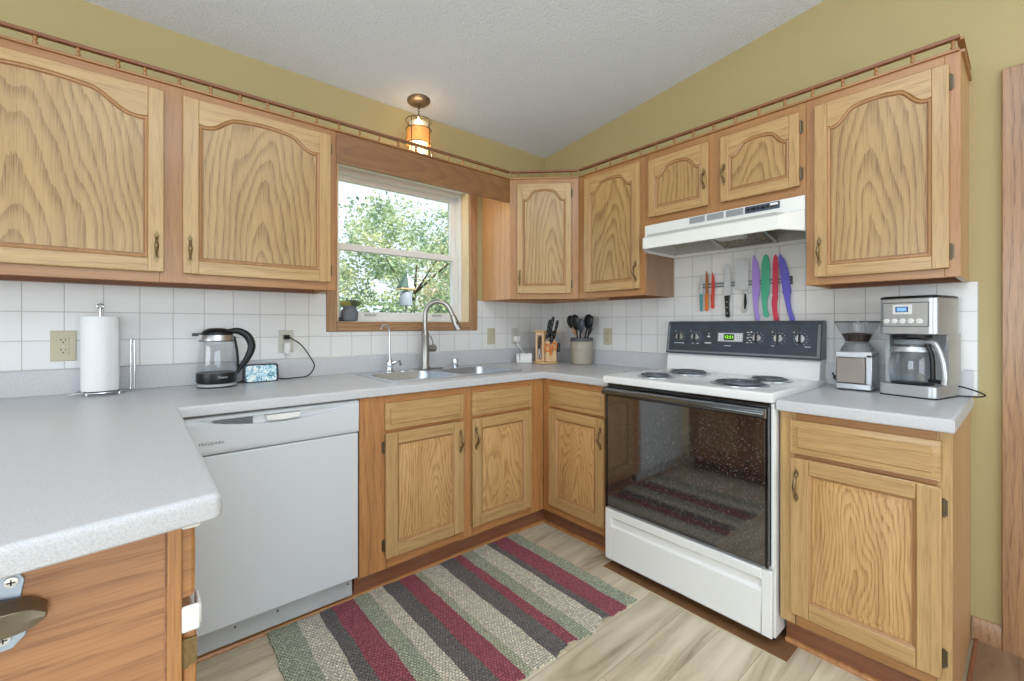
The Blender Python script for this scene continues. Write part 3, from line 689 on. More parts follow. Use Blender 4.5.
# valance over the window
v = MB(); v.box(-1.6925, -.612, -.302, -.284, 1.968, ZU1)
solo(v, 'valance', 'valance', 'plain dark oak valance board spanning above the kitchen window', 'valance', 'W', (-1.15, -.293, 1.968), bevel=.002)

# gallery rails -------------------------------------------------------
def spindle_mb(x, y):
    s = MB(); s.lathe([(.0035, .0), (.0035, .003), (.0065, .007), (.0075, .012), (.004, .017), (.0035, .0185), (.006, .022), (.0075, .026), (.0045, .031), (.0035, .034)], (x, y, ZU1+.009), 10, cap0=False, cap1=False)
    return s
def gallery(label, fr, runs, fn=None):
    """runs: list of ((x0,y0),(x1,y1), n spindles)"""
    global GAL
    GAL = T = thing('gallery_rail', label, 'rail', fr, (runs[0][0][0], runs[0][0][1], ZU1))
    bt, tp = MB(), MB()
    for (a, b_, n) in runs:
        A, B_ = Vector(a), Vector(b_); d = (B_-A).normalized(); nn = Vector((-d.y, d.x))
        for mbx, w, zz0, zz1 in ((bt, .011, ZU1+.0005, ZU1+.009), (tp, .011, ZU1+.042, ZU1+.054)):
            q = [A+nn*w, A-nn*w, B_-nn*w, B_+nn*w]
            mbx.prism([(p.x, p.y) for p in q], 2, zz0, zz1)
    bt.build('bottom_strip', 'frame_h', T, bevel=.0015); tp.build('top_rail', 'toe', T, bevel=.002)
    for (a, b_, n) in runs:
        tt = [(i+.5)/n for i in range(n)]
        if fn: tt = [(x-a[0])/(b_[0]-a[0]) for x in fn]
        for t in tt:
            spindle_mb(a[0]+(b_[0]-a[0])*t, a[1]+(b_[1]-a[1])*t).build('spindle', 'frame_v', T)
gy = -.300
gallery('long oak spindle gallery rail along the window side cabinet tops', 'W', [((-3.08, gy), (-.612, gy), 26)], [-3.066, -2.968, -2.870, -2.772, -2.673, -2.571, -2.467]+[-2.392+.102*i for i in range(17)])
gallery('short oak spindle gallery rail on the angled corner cabinet', 'D', [((-.212, .002), (.212, .002), 5)])
gallery('oak spindle gallery rail over the stove side cabinets, returning to the wall', 'B', [((.614, gy), (2.302, gy), 17)], [2.285-.1025*i for i in range(16)])
rt = MB(); rt.prism([(2.291, gy+.012), (2.313, gy+.012), (2.313, -.008), (2.291, -.008)], 2, ZU1+.0005, ZU1+.009); rt.prism([(2.293, gy+.012), (2.311, gy+.012), (2.311, -.008), (2.293, -.008)], 2, ZU1+.043, ZU1+.052)
rt.box(2.295, 2.309, -.014, -.008, ZU1+.009, ZU1+.043); rt.build('side_return', 'frame_h', GAL)

# ------------------------------------------------------------------ base cabinets
def base_cab(label, fr, x0, x1, fx0, fx1, doors, drawers, dep=.61, side_r='side', toe=True, end_toe=0.0, group=None, mv='base_v', mh='base_h', zt=.874, sides=(True, True), ytoe=.07):
    """x0..x1 carcass, fx0..fx1 face frame"""
    T = thing('base_cabinet', label, 'cabinet', fr, ((x0+x1)/2, -dep/2, 0), group)
    yf = -dep; b = MB()
    if sides[0]: b.prism([(yf+.019, .1), (yf+.019, zt), (-.003, zt), (-.003, 0), (yf+ytoe, 0), (yf+ytoe, .1)], 0, x0, x0+.016, 0)
    if sides[1]:
        b.prism([(yf+.019, .1), (yf+.019, zt), (-.003, zt), (-.003, 0), (yf+ytoe, 0), (yf+ytoe, .1)], 0, x1-.016, x1, 1)
    b.box(x0+.016, x1-.016, yf+.019, -.003, .10, .116, 0); b.box(x0+.016, x1-.016, -.014, -.003, .116, .7, 0)
    b.build('carcass', ['side', side_r], T)
    f = MB(); alls = sorted(set([(d[0], d[1]) for d in doors]))
    xs = [fx0]+sum([[d[0]+.012, d[1]-.012] for d in alls], [])+[fx1]
    for i in range(0, len(xs), 2): f.box(xs[i], xs[i+1], yf, yf+.019, .112, zt, 0)
    for d in alls:
        f.box(d[0]+.012, d[1]-.012, yf, yf+.019, .112, .175, 1); f.box(d[0]+.012, d[1]-.012, yf, yf+.019, .695, .745, 1); f.box(d[0]+.012, d[1]-.012, yf, yf+.019, .835, zt, 1)
    f.build('face_frame', [mv, mh], T, bevel=.0015)
    if toe:
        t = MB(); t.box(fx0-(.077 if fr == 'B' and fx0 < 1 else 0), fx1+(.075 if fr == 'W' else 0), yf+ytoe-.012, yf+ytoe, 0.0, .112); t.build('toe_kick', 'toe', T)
    for d in doors: door(T, d[0], d[1], d[2], d[3], yf, rise=0, drop=.028, raised=True, **d[4])
    for d in drawers: drawer_front(T, d[0], d[1], d[2], d[3], yf)
    return T
base_cab('oak sink base cabinet with two doors under the double sink', 'W', -1.698, -.613, -1.698, -.611,
         [(-1.588, -1.180, .160, .708, dict(hs='R', hz=.612, hg='L', hoff=.02)), (-1.126, -.721, .160, .708, dict(hs='L', hz=.612, hg='R', hoff=.02))],
         [(-1.588, -1.180, .726, .843), (-1.126, -.721, .726, .843)], sides=(True, False), ytoe=.075)
base_cab('narrow oak base cabinet between the inner corner and the stove', 'B', .02, 1.086, .611, 1.086,
         [(.669, 1.062, .160, .708, dict(hs='R', hz=.612, hoff=.02))], [(.669, 1.062, .726, .843)], sides=(False, True), ytoe=.075)
base_cab('oak base cabinet under the coffee maker, right of the stove', 'B', 1.858, 2.309, 1.858, 2.309,
         [(1.896, 2.288, .155, .712, dict(hs='L', hz=.618, hg='R', hoff=.02))], [(1.896, 2.288, .73, .848)], mv='door_v', mh='frame_h', ytoe=.075)
# shoe mouldings
def shoe(name, fr, pts2):
    pass
def shoe_run(x0, x1, y, fr, n):
    s = MB(); prof = [(0, 0), (0, .016), (-.005, .0155), (-.011, .011), (-.013, .005), (-.013, 0)]
    s.prism([(y+p[0], p[1]) for p in prof], 0, x0, x1)
    o = s.build('trim_%d' % n, 'base_h', None, fr=fr); o['kind'] = 'structure'; return o
shoe_run(-2.30, -.537, -.5473, 'W', 4); shoe_run(.547, 1.09, -.5473, 'B', 5); shoe_run(1.858, 2.309, -.5473, 'B', 6)
k = MB(); k.box(-2.30, -1.70, -.545, -.533, 0, .03); o = k.build('trim_7', 'toe'); o['kind'] = 'structure'

# peninsula base cabinet (front faces +x)
PXF = -2.354
T = thing('base_cabinet', 'oak peninsula base cabinet seen from its end, bottle opener on it', 'cabinet', 'W', (-2.66, -1.2, 0))
PY = -1.565
b = MB(); b.box(-2.97, PXF-.019, PY, PY+.016, .0, .876, 0); b.box(-2.97, -2.955, PY+.016, -.64, 0, .876, 1); b.box(-2.955, PXF-.019, PY+.016, -.64, .1, .116, 1)
b.box(-2.955, PXF-.019, -.655, -.64, .116, .876, 1)
b.build('carcass', ['endpanel', 'side'], T)
e = MB(); e.box(-2.97, PXF-.022, PY-.006, PY, .765, .876, 0); e.box(-2.97, PXF-.022, PY-.002, PY, .0, .765, 0)
e.build('end_panel', 'endpanel', T)
f = MB()
f.box(PXF-.019, PXF, PY-.006, PY+.06, .0, .876, 0); f.box(PXF-.019, PXF, -1.13, -1.07, .112, .876, 0); f.box(PXF-.019, PXF, -.70, -.64, .112, .876, 0)
f.box(PXF-.019, PXF, PY+.06, -.70, .845, .876, 1); f.box(PXF-.019, PXF, PY+.06, -.70, .70, .745, 1); f.box(PXF-.019, PXF, PY+.06, -.70, .112, .17, 1)
f.build('face_frame', ['base_v', 'base_h'], T, bevel=.0015)
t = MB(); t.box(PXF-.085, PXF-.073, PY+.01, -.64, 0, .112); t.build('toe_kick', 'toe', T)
for ya, yb in ((PY+.008, -1.115), (-1.085, -.68)):
    # drawer and door on the aisle side, profile boxes with raised field
    d = MB(); A = [(ya, .742), (yb, .742), (yb, .857), (ya, .857)]; xx = lambda l, x: [(x, p[0], p[1]) for p in l]
    d.loops([xx(A, PXF+.001), xx(A, PXF+.013), xx(inset(A, .004), PXF+.018), xx(inset(A, .024), PXF+.018), xx(inset(A, .026), PXF+.020)])
    d.build('drawer', 'base_h', T, angle=20)
    d = MB(); z0, z1 = .155, .690
    d.box(PXF+.001, PXF+.02, ya, ya+.056, z0, z1); d.box(PXF+.001, PXF+.02, yb-.056, yb, z0, z1)
    d.box(PXF+.001, PXF+.02, ya+.056, yb-.056, z0, z0+.056); d.box(PXF+.001, PXF+.02, ya+.056, yb-.056, z1-.056, z1)
    D = d.build('door', 'base_v', T, bevel=.004)
    A = [(ya+.056, z0+.056), (yb-.056, z0+.056), (yb-.056, z1-.056), (ya+.056, z1-.056)]
    g = MB(); g.loops([xx(A, PXF+.019), xx(inset(A, .008), PXF+.01), xx(inset(A, .032), PXF+.017)], 0, False, True); g.build('panel', 'panel_base', D)
    yh = (ya if ya < -1.3 else yb); sg = 1 if ya < -1.3 else -1
    for zc in (.215, .652):
        hh = MB(); hh.box(PXF+.001, PXF+.0205, yh-.0025*sg, yh, zc-.022, zc+.022); hh.box(PXF+.003, PXF+.009, yh-.006*sg, yh-.0025*sg, zc-.024, zc+.024)
        hh.build('hinge', 'bronze', D)
# child lock straps
for zc, hh_, nm in ((.868, .012, 'white child lock tab at the top of the peninsula drawer'), (.712, .034, 'white child lock strap between peninsula drawer and door')):
    c = MB(); c.box(PXF-.001, PXF+.024, PY-.0075, PY-.0045+.004, zc-hh_/2-.004, zc+hh_/2+.004); c.box(PXF+.020, PXF+.026, PY-.0035, PY+.05, zc-hh_/2, zc+hh_/2)
    solo(c, 'child_lock', 'white_pl', nm, 'child lock', 'W', (PXF+.01, PY, zc), bevel=.003)

# ------------------------------------------------------------------ worktops
def rounded_top(outer, holes, z0, z1, r):
    m = MB(); n = len(outer); steps = 5
    lp = [[(p[0], p[1], z0) for p in inset(outer, .003)], [(p[0], p[1], z0+.003) for p in outer]]
    for i in range(steps+1):
        a = pi/2*i/steps; q = inset(outer, r*(1-cos(a))) if i else outer
        lp.append([(p[0], p[1], z1-r+r*sin(a)) for p in q])
    m.loops(lp, 0, False, False)
    top = inset(outer, r)
    for z, o_ in ((z1, top), (z0, inset(outer, .003))):
        polys = [[Vector((p[0], p[1], 0)) for p in o_]]+[[Vector((p[0], p[1], 0)) for p in h] for h in holes]
        flat = [p for pl in polys for p in pl]; tri = tessellate_polygon(polys)
        m.add([(p.x, p.y, z) for p in flat], [tuple(t) for t in tri])
    for h in holes: m.loops([[(p[0], p[1], z0) for p in h], [(p[0], p[1], z1) for p in h]], 0, False, False)
    return m
SX0, SX1, SY0, SY1 = -1.525, -.70, -.535, -.075      # sink outline
hole = [(SX0+.02, SY0+.02), (SX1-.02, SY0+.02), (SX1-.02, SY1-.02), (SX0+.02, SY1-.02)]
Cc = .632
def corner_round(a, b, c, r, n=5):
    a, b, c = Vector(a), Vector(b), Vector(c); u = (a-b).normalized(); w = (c-b).normalized()
    half = math.acos(max(-1, min(1, u.dot(w))))/2; d = r/math.tan(half); p0 = b+u*d; p1 = b+w*d; ctr = b+(u+w).normalized()*(r/sin(half))
    out = []
    for i in range(n+1):
        t = i/n; q = (p0*(1-t)+p1*t-ctr); out.append(tuple(ctr+q.normalized()*r))
    return out
pe = (-2.3035, -1.610)
outer = [(-3.1, -.001), (-3.1, -1.728)]+corner_round((-3.1, -1.728), pe, (-2.309, -Cc), .016)+[(-2.309, -Cc), (-Cc, -Cc), (-Cc, -1.0885), (-.001, -1.0885), (-.001, -.001)]
T = thing('worktop', 'long pale laminate worktop with sink, running round from the peninsula to the stove', 'worktop', 'W', (-1.5, -.3, CT-.04))
m_ = rounded_top(outer, [hole], CT-.04, CT, .012); m_.build('slab', 'laminate', T)
sp = MB()
sp.prism([(-.0205, CT+.0005), (-.0205, CT+.094), (-.015, CT+.1), (-.0065, CT+.1), (-.0065, CT+.0005)], 0, -3.1, -.0066)
sp.prism([(-.0205, CT+.0005), (-.0205, CT+.094), (-.015, CT+.1), (-.0065, CT+.1), (-.0065, CT+.0005)], 1, -1.0885, -.0205)
sp.build('backsplash_lip', 'laminate', T)
T = thing('worktop', 'short pale laminate worktop right of the stove, under the coffee maker', 'worktop', 'B', (2.08, -.3, CT-.04))
m_ = rounded_top([(1.856, -.001), (1.856, -.645), (2.317, -.645), (2.317, -.001)], [], CT-.04, CT, .010); m_.build('slab', 'laminate', T)
sp = MB(); sp.prism([(-.0205, CT+.0005), (-.0205, CT+.094), (-.015, CT+.1), (-.0065, CT+.1), (-.0065, CT+.0005)], 0, 1.858, 2.316)
sp.build('backsplash_lip', 'laminate', T)

# ------------------------------------------------------------------ sink
T = thing('sink', 'stainless steel double bowl drop-in sink below the window', 'sink', 'W', ((SX0+SX1)/2, (SY0+SY1)/2, CT))
def rrect(x0, x1, y0, y1, r, z, n=6):
    pts = []
    for cx, cy, a0 in ((x1-r, y1-r, 0), (x0+r, y1-r, pi/2), (x0+r, y0+r, pi), (x1-r, y0+r, 1.5*pi)):
        for i in range(n+1):
            a = a0+pi/2*i/n; pts.append((cx+r*cos(a), cy+r*sin(a), z))
    return pts
zr = CT+.004
s = MB()
out0 = rrect(SX0, SX1, SY0, SY1, .03, CT+.0006); out1 = rrect(SX0, SX1, SY0, SY1, .03, zr-.001); out2 = rrect(SX0+.004, SX1-.004, SY0+.004, SY1-.004, .028, zr)
s.loops([out0, out1, out2], 0, False, False)
mid = (SX0+SX1)/2
bowls = [(SX0+.035, mid-.016, SY0+.035, SY1-.095), (mid+.016, SX1-.035, SY0+.035, SY1-.095)]
rings = [rrect(*bw, .06, zr) for bw in bowls]
polys = [[Vector((p[0], p[1], 0)) for p in out2]]+[[Vector((p[0], p[1], 0)) for p in r_] for r_ in rings]
flat = [p for pl in polys for p in pl]
s.add([(p.x, p.y, zr) for p in flat], [tuple(t) for t in tessellate_polygon(polys)])
s.build('rim', 'sinksteel', T, angle=30)
for bw in bowls:
    x0, x1, y0, y1 = bw; q = MB()
    lp = [rrect(x0, x1, y0, y1, .06, zr), rrect(x0+.003, x1-.003, y0+.003, y1-.003, .058, zr-.006), rrect(x0+.012, x1-.012, y0+.012, y1-.012, .055, zr-.13), rrect(x0+.03, x1-.03, y0+.03, y1-.03, .045, zr-.165), rrect(x0+.06, x1-.06, y0+.06, y1-.06, .03, zr-.172)]
    q.loops(lp, 0, False, True); B_ = q.build('bowl', 'sinksteel', T, angle=30)
    g = MB(); g.lathe([(.04, 0), (.042, .003), (.03, .004), (.028, .001), (.006, .001)], ((x0+x1)/2, (y0+y1)/2, zr-.171), 20); g.build('drain', 'chrome', B_)
# main faucet
fx, fy = -1.112, -.115; fz = zr
T = thing('faucet', 'tall brushed nickel gooseneck pull-down faucet behind the sink', 'faucet', 'W', (fx, fy, fz))
d = MB(); pl = [(fx+.125*cos(a)*(1 if abs(cos(a)) < .9 else 1), fy+.028*sin(a)) for a in [i*pi/12 for i in range(24)]]
d.prism(pl, 2, fz, fz+.006); d.build('deck_plate', 'nickel', T, bevel=.002)
d = MB(); d.lathe([(.030, .006), (.029, .012), (.0235, .03), (.0225, .20), (.0245, .205), (.0245, .212), (.019, .222), (.0145, .235), (.0135, .25)], (fx, fy, fz), 24); d.build('body', 'nickel', T)
dirx, diry = .66, -.75
R_ = .080; pts = [(fx, fy, fz+.24), (fx, fy, fz+.315)]
for i in range(1, 15):
    a = pi*i/14*.9; pts.append((fx+dirx*R_*(1-cos(a)), fy+diry*R_*(1-cos(a)), fz+.325+R_*sin(a)))
e_ = Vector(pts[-1]); dv = (Vector(pts[-1])-Vector(pts[-2])).normalized()
pts.append(tuple(e_+dv*.03))
d = MB(); d.tube(pts, .0138, 14); d.build('spout', 'nickel', T)
p0 = Vector(pts[-1]); d = MB(); d.tube([p0, p0+dv*.012, p0+dv*.03, p0+dv*.075, p0+dv*.095], [.0145, .0185, .0185, .0215, .020], 16)
H_ = d.build('spray_head', 'nickel', T)
d = MB(); q = p0+dv*.045+Vector((-.3, -.9, .1)).normalized()*.0155
d.tube([q, q+dv*.02], [.006, .006], 8); d.build('spray_button', 'black', H_)
d = MB(); d.lathe([(.020, 0), (.022, .03), (.023, .048), (.018, .055)], (fx+.015, fy, fz+.125), 16, axis='x')
H_ = d.build('handle', 'nickel', T)
d = MB(); d.tube([(fx+.055, fy, fz+.14), (fx+.048, fy-.004, fz+.17), (fx+.03, fy-.008, fz+.2)], [.0045, .004, .005], 8); d.build('lever', 'nickel', H_)
# filtered water tap
tx, ty = -1.332, -.105
T = thing('water_tap', 'small chrome drinking water tap left of the tall faucet', 'faucet', 'W', (tx, ty, fz))
d = MB(); d.lathe([(.030, 0), (.030, .004), (.022, .01), (.018, .03), (.022, .045), (.016, .062), (.009, .078)], (tx, ty, fz), 18); d.build('body', 'chrome', T)
pts = [(tx, ty, fz+.06), (tx, ty, fz+.215)]
for i in range(1, 11):
    a = pi*i/10*.86; pts.append((tx-.032*(1-cos(a)), ty-.012*(1-cos(a)), fz+.228+.036*sin(a)))
d = MB(); d.tube(pts, .0055, 10); d.build('spout', 'chrome', T)
d = MB(); d.tube([(tx, ty-.005, fz+.045), (tx+.03, ty-.012, fz+.055)], .012, 10); d.tube([(tx+.03, ty-.012, fz+.058), (tx+.052, ty-.016, fz+.06), (tx+.06, ty-.017, fz+.035)], [.008, .0075, .007], 8); d.build('lever', 'chrome', T)
c = MB(); ax_, ay_ = -.895, -.105
c.lathe([(.019, 0), (.019, .004), (.0195, .006), (.0195, .048), (.018, .053), (.003, .054)], (ax_, ay_, fz), 20)
for i in range(4): c.box(ax_-.003+.0, ax_+.003, ay_-.018, ay_-.014, fz+.015+i*.008, fz+.019+i*.008)
solo(c, 'air_gap_cap', 'chrome', 'small chrome air gap cap right of the tall faucet', 'cap', 'W', (ax_, ay_, fz))
c = MB(); c.lathe([(.022, 0), (.022, .004), (.016, .007), (.002, .008)], (-1.255, -.118, fz), 18)
solo(c, 'sink_hole_cover', 'chrome', 'flat chrome sink hole cover beside the drinking water tap', 'cover', 'W', (-1.255, -.118, fz))

# ------------------------------------------------------------------ dishwasher
T = thing('dishwasher', 'white dishwasher under the worktop left of the sink cabinet', 'dishwasher', 'W', (-1.995, -.3, 0))
x0, x1 = -2.292, -1.703
b = MB(); b.box(x0+.004, x1-.004, -.575, -.02, .10, .868); b.build('tub', 'grey', T)
d = MB(); d.box(x0, x1, -.612, -.577, .118, .733); d.build('door', 'white_dw', T, bevel=.006, seg=3)
# control panel with curved recess
cp = MB(); nx = 40; z0, z1 = .737, .870; yf = -.615
def rec(t): return max(0.0, 1-(2*t-1)**2)   # smile curve
rowsn = []
for i in range(nx+1):
    t = i/nx; x = x0+(x1-x0)*t; zc = z1-.013; zb = zc-.004-.030*rec((t-.06)/.88) if .06 < t < .94 else zc-.004
    dep = .011*min(1, rec((t-.06)/.88)*2) if .06 < t < .94 else 0
    rowsn.append([(x, yf+.035, z1), (x, yf+.004, z1), (x, yf, z1-.004), (x, yf, zc), (x, yf+dep, zc-.001), (x, yf+dep*.9, zb+.003), (x, yf-.003, zb), (x, yf-.003, zb-.012), (x, yf, z0+.02), (x, yf, z0+.004), (x, yf+.003, z0), (x, yf+.035, z0)])
cp.loops(rowsn, 0, True, True); P_ = cp.build('control_panel', 'white_dw', T, angle=50)
g = MB()
for i in range(5): g.box(x0+.075+i*.006, x0+.20, yf+.001, yf+.0085, .8525-i*.0055, .8495-i*.0055)
g.build('vent_grille', 'grey', P_)
g = MB(); pts = [(x0+.24+.12*i/10, .8525-.0*i) for i in range(11)]+[(x0+.355-.11*i/10, .836-.005*sin(pi*i/10)) for i in range(11)]
g.prism(pts, 1, yf-.008, yf+.008); g.build('door_latch', 'white_pl', P_, bevel=.003)
text_part('brand_lettering', 'FRIGIDAIRE', .0145, 'darkprint', P_, (x0+.075, yf-.0006, .776))
g = MB()
for i in range(3):
    g.box(x0+.262+i*.023, x0+.272+i*.023, yf-.0008, yf+.001, .798, .801); g.box(x0+.262+i*.023, x0+.275+i*.023, yf-.0008, yf+.001, .790, .792)
for xx_ in (.40, .422, .466, .49, .53, .555):
    g.box(x0+xx_, x0+xx_+.012, yf-.0008, yf+.001, .812, .815); g.box(x0+xx_, x0+xx_+.009, yf-.0008, yf+.001, .803, .805)
g.lathe([(.003, 0), (.003, -.001)], (x0+.44, yf, .795), 10, axis='y')
g.build('button_marks', 'grey', P_)
k = MB(); k.box(x0+.002, x1-.012, -.573, -.56, .031, .114); K_ = k.build('toe_panel', 'ltgrey', T, bevel=.002)
s = MB()
for xx_ in (x0+.15, x0+.29, x1-.03): s.lathe([(.004, 0), (.0035, -.002)], (xx_, -.573, .085), 8, axis='y')
s.build('screw', 'darkprint', K_)

# ------------------------------------------------------------------ range
X0, X1 = 1.0925, 1.8505; XC = (X0+X1)/2; ZR = .940
T = thing('electric_range', 'white freestanding electric range with black glass oven door', 'stove', 'B', (XC, -.33, 0))
b = MB(); b.box(X0, X1, -.632, -.03, .036, ZR-.036); b.build('body', 'white', T, bevel=.003)
cook = rounded_top([(X0-.002, -.035), (X0-.002, -.668), (X1+.002, -.668), (X1+.002, -.035)], [], ZR-.036, ZR, .011); C_ = cook.build('cooktop', 'white', T)
def burner(cx, cy, r):
    p = MB(); p.lathe([(r+.016, .0005), (r+.016, .0035), (r+.008, .0045), (r+.002, .001), (r*.5, .0008), (.01, .0008)], (cx, cy, ZR), 40, cap0=False)
    p = p.build('drip_pan', 'drip', C_)
    c = MB(); turns = 4 if r < .085 else 5; pts = []
    n = turns*28
    for i in range(n+1):
        a = 2*pi*i/28; rr = .02+(r-.022)*i/n; pts.append((cx+rr*cos(a), cy+rr*sin(a), ZR+.0105))
    c.tube(pts, .0036, 8)
    for a in (0.5, 2.6, 4.7):
        c.tube([(cx+.012*cos(a), cy+.012*sin(a), ZR+.005), (cx+r*cos(a), cy+r*sin(a), ZR+.005)], .0025, 6)
    c.build('burner_coil', 'coil', C_)
burner(1.292, -.525, .072); burner(1.318, -.265, .092); burner(1.668, -.50, .096); burner(1.700, -.268, .074)
bg_ = MB(); bg_.prism([(-.100, ZR-.004), (-.092, 1.0), (-.078, 1.035), (-.009, 1.035), (-.009, ZR-.004)], 0, X0+.004, X1-.004)
bg_.build('backguard', 'white', T, bevel=.004)
cs = MB(); cs.prism([(-.100, 1.028), (-.096, 1.036), (-.072, 1.188), (-.066, 1.203), (-.052, 1.208), (-.012, 1.208), (-.012, 1.028)], 0, X0, X1)
CO = cs.build('control_console', 'console', T, bevel=.003)
def cy_at(z): return -.096+(z-1.036)*(.024/.152)
trm = MB()
for xx_ in (X0+.004, X1-.016): trm.prism([(cy_at(1.04)-.003, 1.04), (cy_at(1.19)-.003, 1.19), (cy_at(1.19)+.01, 1.19), (cy_at(1.04)+.01, 1.04)], 0, xx_, xx_+.012)
trm.prism([(cy_at(1.04)-.004, 1.036), (cy_at(1.046)-.004, 1.046), (cy_at(1.046)+.01, 1.046), (cy_at(1.04)+.01, 1.036)], 0, X0+.004, X1-.004)
trm.build('console_trim', 'grey', CO, bevel=.001)
tilt = math.atan(.024/.152)
for xk in (1.172, 1.264, 1.580, 1.676, 1.768):
    zk = 1.122; yk = cy_at(zk); k = MB()
    lp = []
    for r_, h_ in ((.0215, 0), (.021, .009), (.0185, .012)):
        lp.append([(xk+r_*cos(a), yk-h_*cos(tilt)+r_*sin(a)*sin(tilt), zk+r_*sin(a)*cos(tilt)+h_*sin(tilt)) for a in [2*pi*i/24 for i in range(24)]])
    k.loops(lp); K_ = k.build('knob', 'steel', CO)
    k = MB(); k.prism([(yk-.011, zk-.020), (yk-.007, zk+.021), (yk-.020, zk+.021), (yk-.024, zk-.016)], 0, xk-.0045, xk+.0045); k.build('knob_grip', 'black', K_, bevel=.002)
    mk = MB()
    for i in range(11):
        a = radians(-60+30*i); rr = .0285
        px_, pz_ = xk+rr*cos(a), zk+rr*sin(a)*cos(tilt); py_ = cy_at(pz_)
        mk.box(px_-.0014, px_+.0014, py_-.0008, py_+.001, pz_-.0014, pz_+.0014)
    mk.lathe([(.003, 0), (.003, -.001)], (xk-.028, cy_at(zk+.026), zk+.031), 8, axis='y')
    mk.build('dial_marks', 'print', K_)
dsp = MB(); yk = cy_at(1.122)
dsp.prism([(cy_at(1.101)-.0015, 1.101), (cy_at(1.146)-.0015, 1.146), (cy_at(1.146)+.004, 1.146), (cy_at(1.101)+.004, 1.101)], 0, 1.386, 1.512)
D_ = dsp.build('timer_panel', 'ltgrey', CO)
dsp = MB(); dsp.prism([(cy_at(1.109)-.0025, 1.109), (cy_at(1.139)-.0025, 1.139), (cy_at(1.139), 1.139), (cy_at(1.109), 1.109)], 0, 1.418, 1.468); dsp.build('timer_window', 'lcd_green', D_)
text_part('digits', '12:51', .021, 'glow_green', D_, (1.443, cy_at(1.124)-.0032, 1.124), rotx=pi/2-tilt)
bt = MB()
for xx_ in (1.396, 1.408, 1.478, 1.490, 1.502):
    for zz in (1.112, 1.124, 1.136): bt.box(xx_-.0035, xx_+.0035, cy_at(zz)-.003, cy_at(zz), zz-.003, zz+.003)
bt.build('timer_button', 'white_pl', D_)
mk = MB(); mk.lathe([(.009, 0), (.009, -.001)], (1.336, cy_at(1.128), 1.122), 14, axis='y'); mk.lathe([(.004, 0), (.004, -.001)], (1.336, cy_at(1.145), 1.140), 10, axis='y')
mk.box(1.317, 1.352, cy_at(1.09)-.0008, cy_at(1.09)+.001, 1.088, 1.094)
for a_, b_, z_ in ((1.14, 1.20, 1.085), (1.245, 1.255, 1.085), (1.27, 1.285, 1.085), (1.42, 1.455, 1.078), (1.645, 1.66, 1.085), (1.785, 1.81, 1.085)): mk.box(a_, b_, cy_at(z_)-.0008, cy_at(z_)+.001, z_, z_+.003)
for i, (a_, z_) in enumerate(((1.53, 1.15), (1.545, 1.15), (1.535, 1.138), (1.53, 1.122), (1.54, 1.11), (1.53, 1.098), (1.545, 1.126), (1.548, 1.1))): mk.box(a_, a_+.010, cy_at(z_)-.0008, cy_at(z_)+.001, z_-.002, z_+.002)
mk.build('console_print', 'print', CO)
# vent trim + door
v = MB(); v.box(X0+.014, X1-.014, -.655, -.632, .893, ZR-.038)
for i in range(3): v.box(X0+.016, X1-.016, -.660+.004*i, -.632, .8965+i*.0065-.003, .8985+i*.0065-.003)
v.build('vent_strip', 'blackgl', T)
d = MB(); d.box(X0+.013, X1-.013, -.662, -.632, .300, .890); D_ = d.build('oven_door', 'blackgl', T, bevel=.004)
g = MB(); g.box(X0+.024, X1-.024, -.6665, -.661, .308, .850); g.build('door_glass', 'ovenglass', D_, bevel=.001)
h = MB()
pr = [(-.662, .850), (-.690, .848), (-.704, .856), (-.708, .866), (-.704, .877), (-.690, .884), (-.662, .886)]
h.prism(pr, 0, X0+.016, X1-.016); h.build('door_handle', plain('dark_chrome', rgb(120, 124, 128), .12, 1.0, noise=.1), D_, bevel=.002)
for s_ in (X0+.0135, X1-.0215):
    v = MB(); v.box(s_-.001, s_+.009, -.669, -.6625, .30, .888); v.build('door_edge_trim', 'blackgl', D_, bevel=.001)
w = MB(); w.box(X0+.0005, X0+.0115, -.645, -.632, .295, .900); w.box(X1-.0115, X1-.0005, -.645, -.632, .295, .900); w.build('front_edge', 'white', T, bevel=.002)
dr = MB(); zz0, zz1 = .042, .288
prof = [(-.634, zz0), (-.656, zz0), (-.660, zz0+.004), (-.660, .205), (-.650, .214), (-.648, .240), (-.662, .252), (-.662, zz1-.004), (-.657, zz1), (-.634, zz1)]
xa, xb = X0+.004, X1-.004
# drawer: recess only in the middle part of the width
dr.prism([(-.634, zz0), (-.656, zz0), (-.660, zz0+.004), (-.660, zz1-.004), (-.656, zz1), (-.634, zz1)], 0, xa, xa+.035)
dr.prism([(-.634, zz0), (-.656, zz0), (-.660, zz0+.004), (-.660, zz1-.004), (-.656, zz1), (-.634, zz1)], 0, xb-.035, xb)
dr.prism(prof, 0, xa+.035, xb-.035)
dr.build('storage_drawer', 'white', T, bevel=.002)
for lx in (X0+.03, X1-.03):
    l = MB(); l.lathe([(.014, 0), (.014, .006), (.006, .009), (.006, .05)], (lx, -.58, 0), 12); l.build('leveling_foot', 'black', T)
    l = MB(); l.lathe([(.014, 0), (.014, .006), (.006, .009), (.006, .05)], (lx, -.10, 0), 12); l.build('leveling_foot', 'black', T)

# ------------------------------------------------------------------ range hood
T = thing('range_hood', 'white under-cabinet range hood above the stove', 'range hood', 'B', (1.471, -.2, 1.58))
hc = 1.471; WH = .379; WL = .318; HT = 1.7265
def hp(z, half_b, half_f, yfront): return None
h = MB()
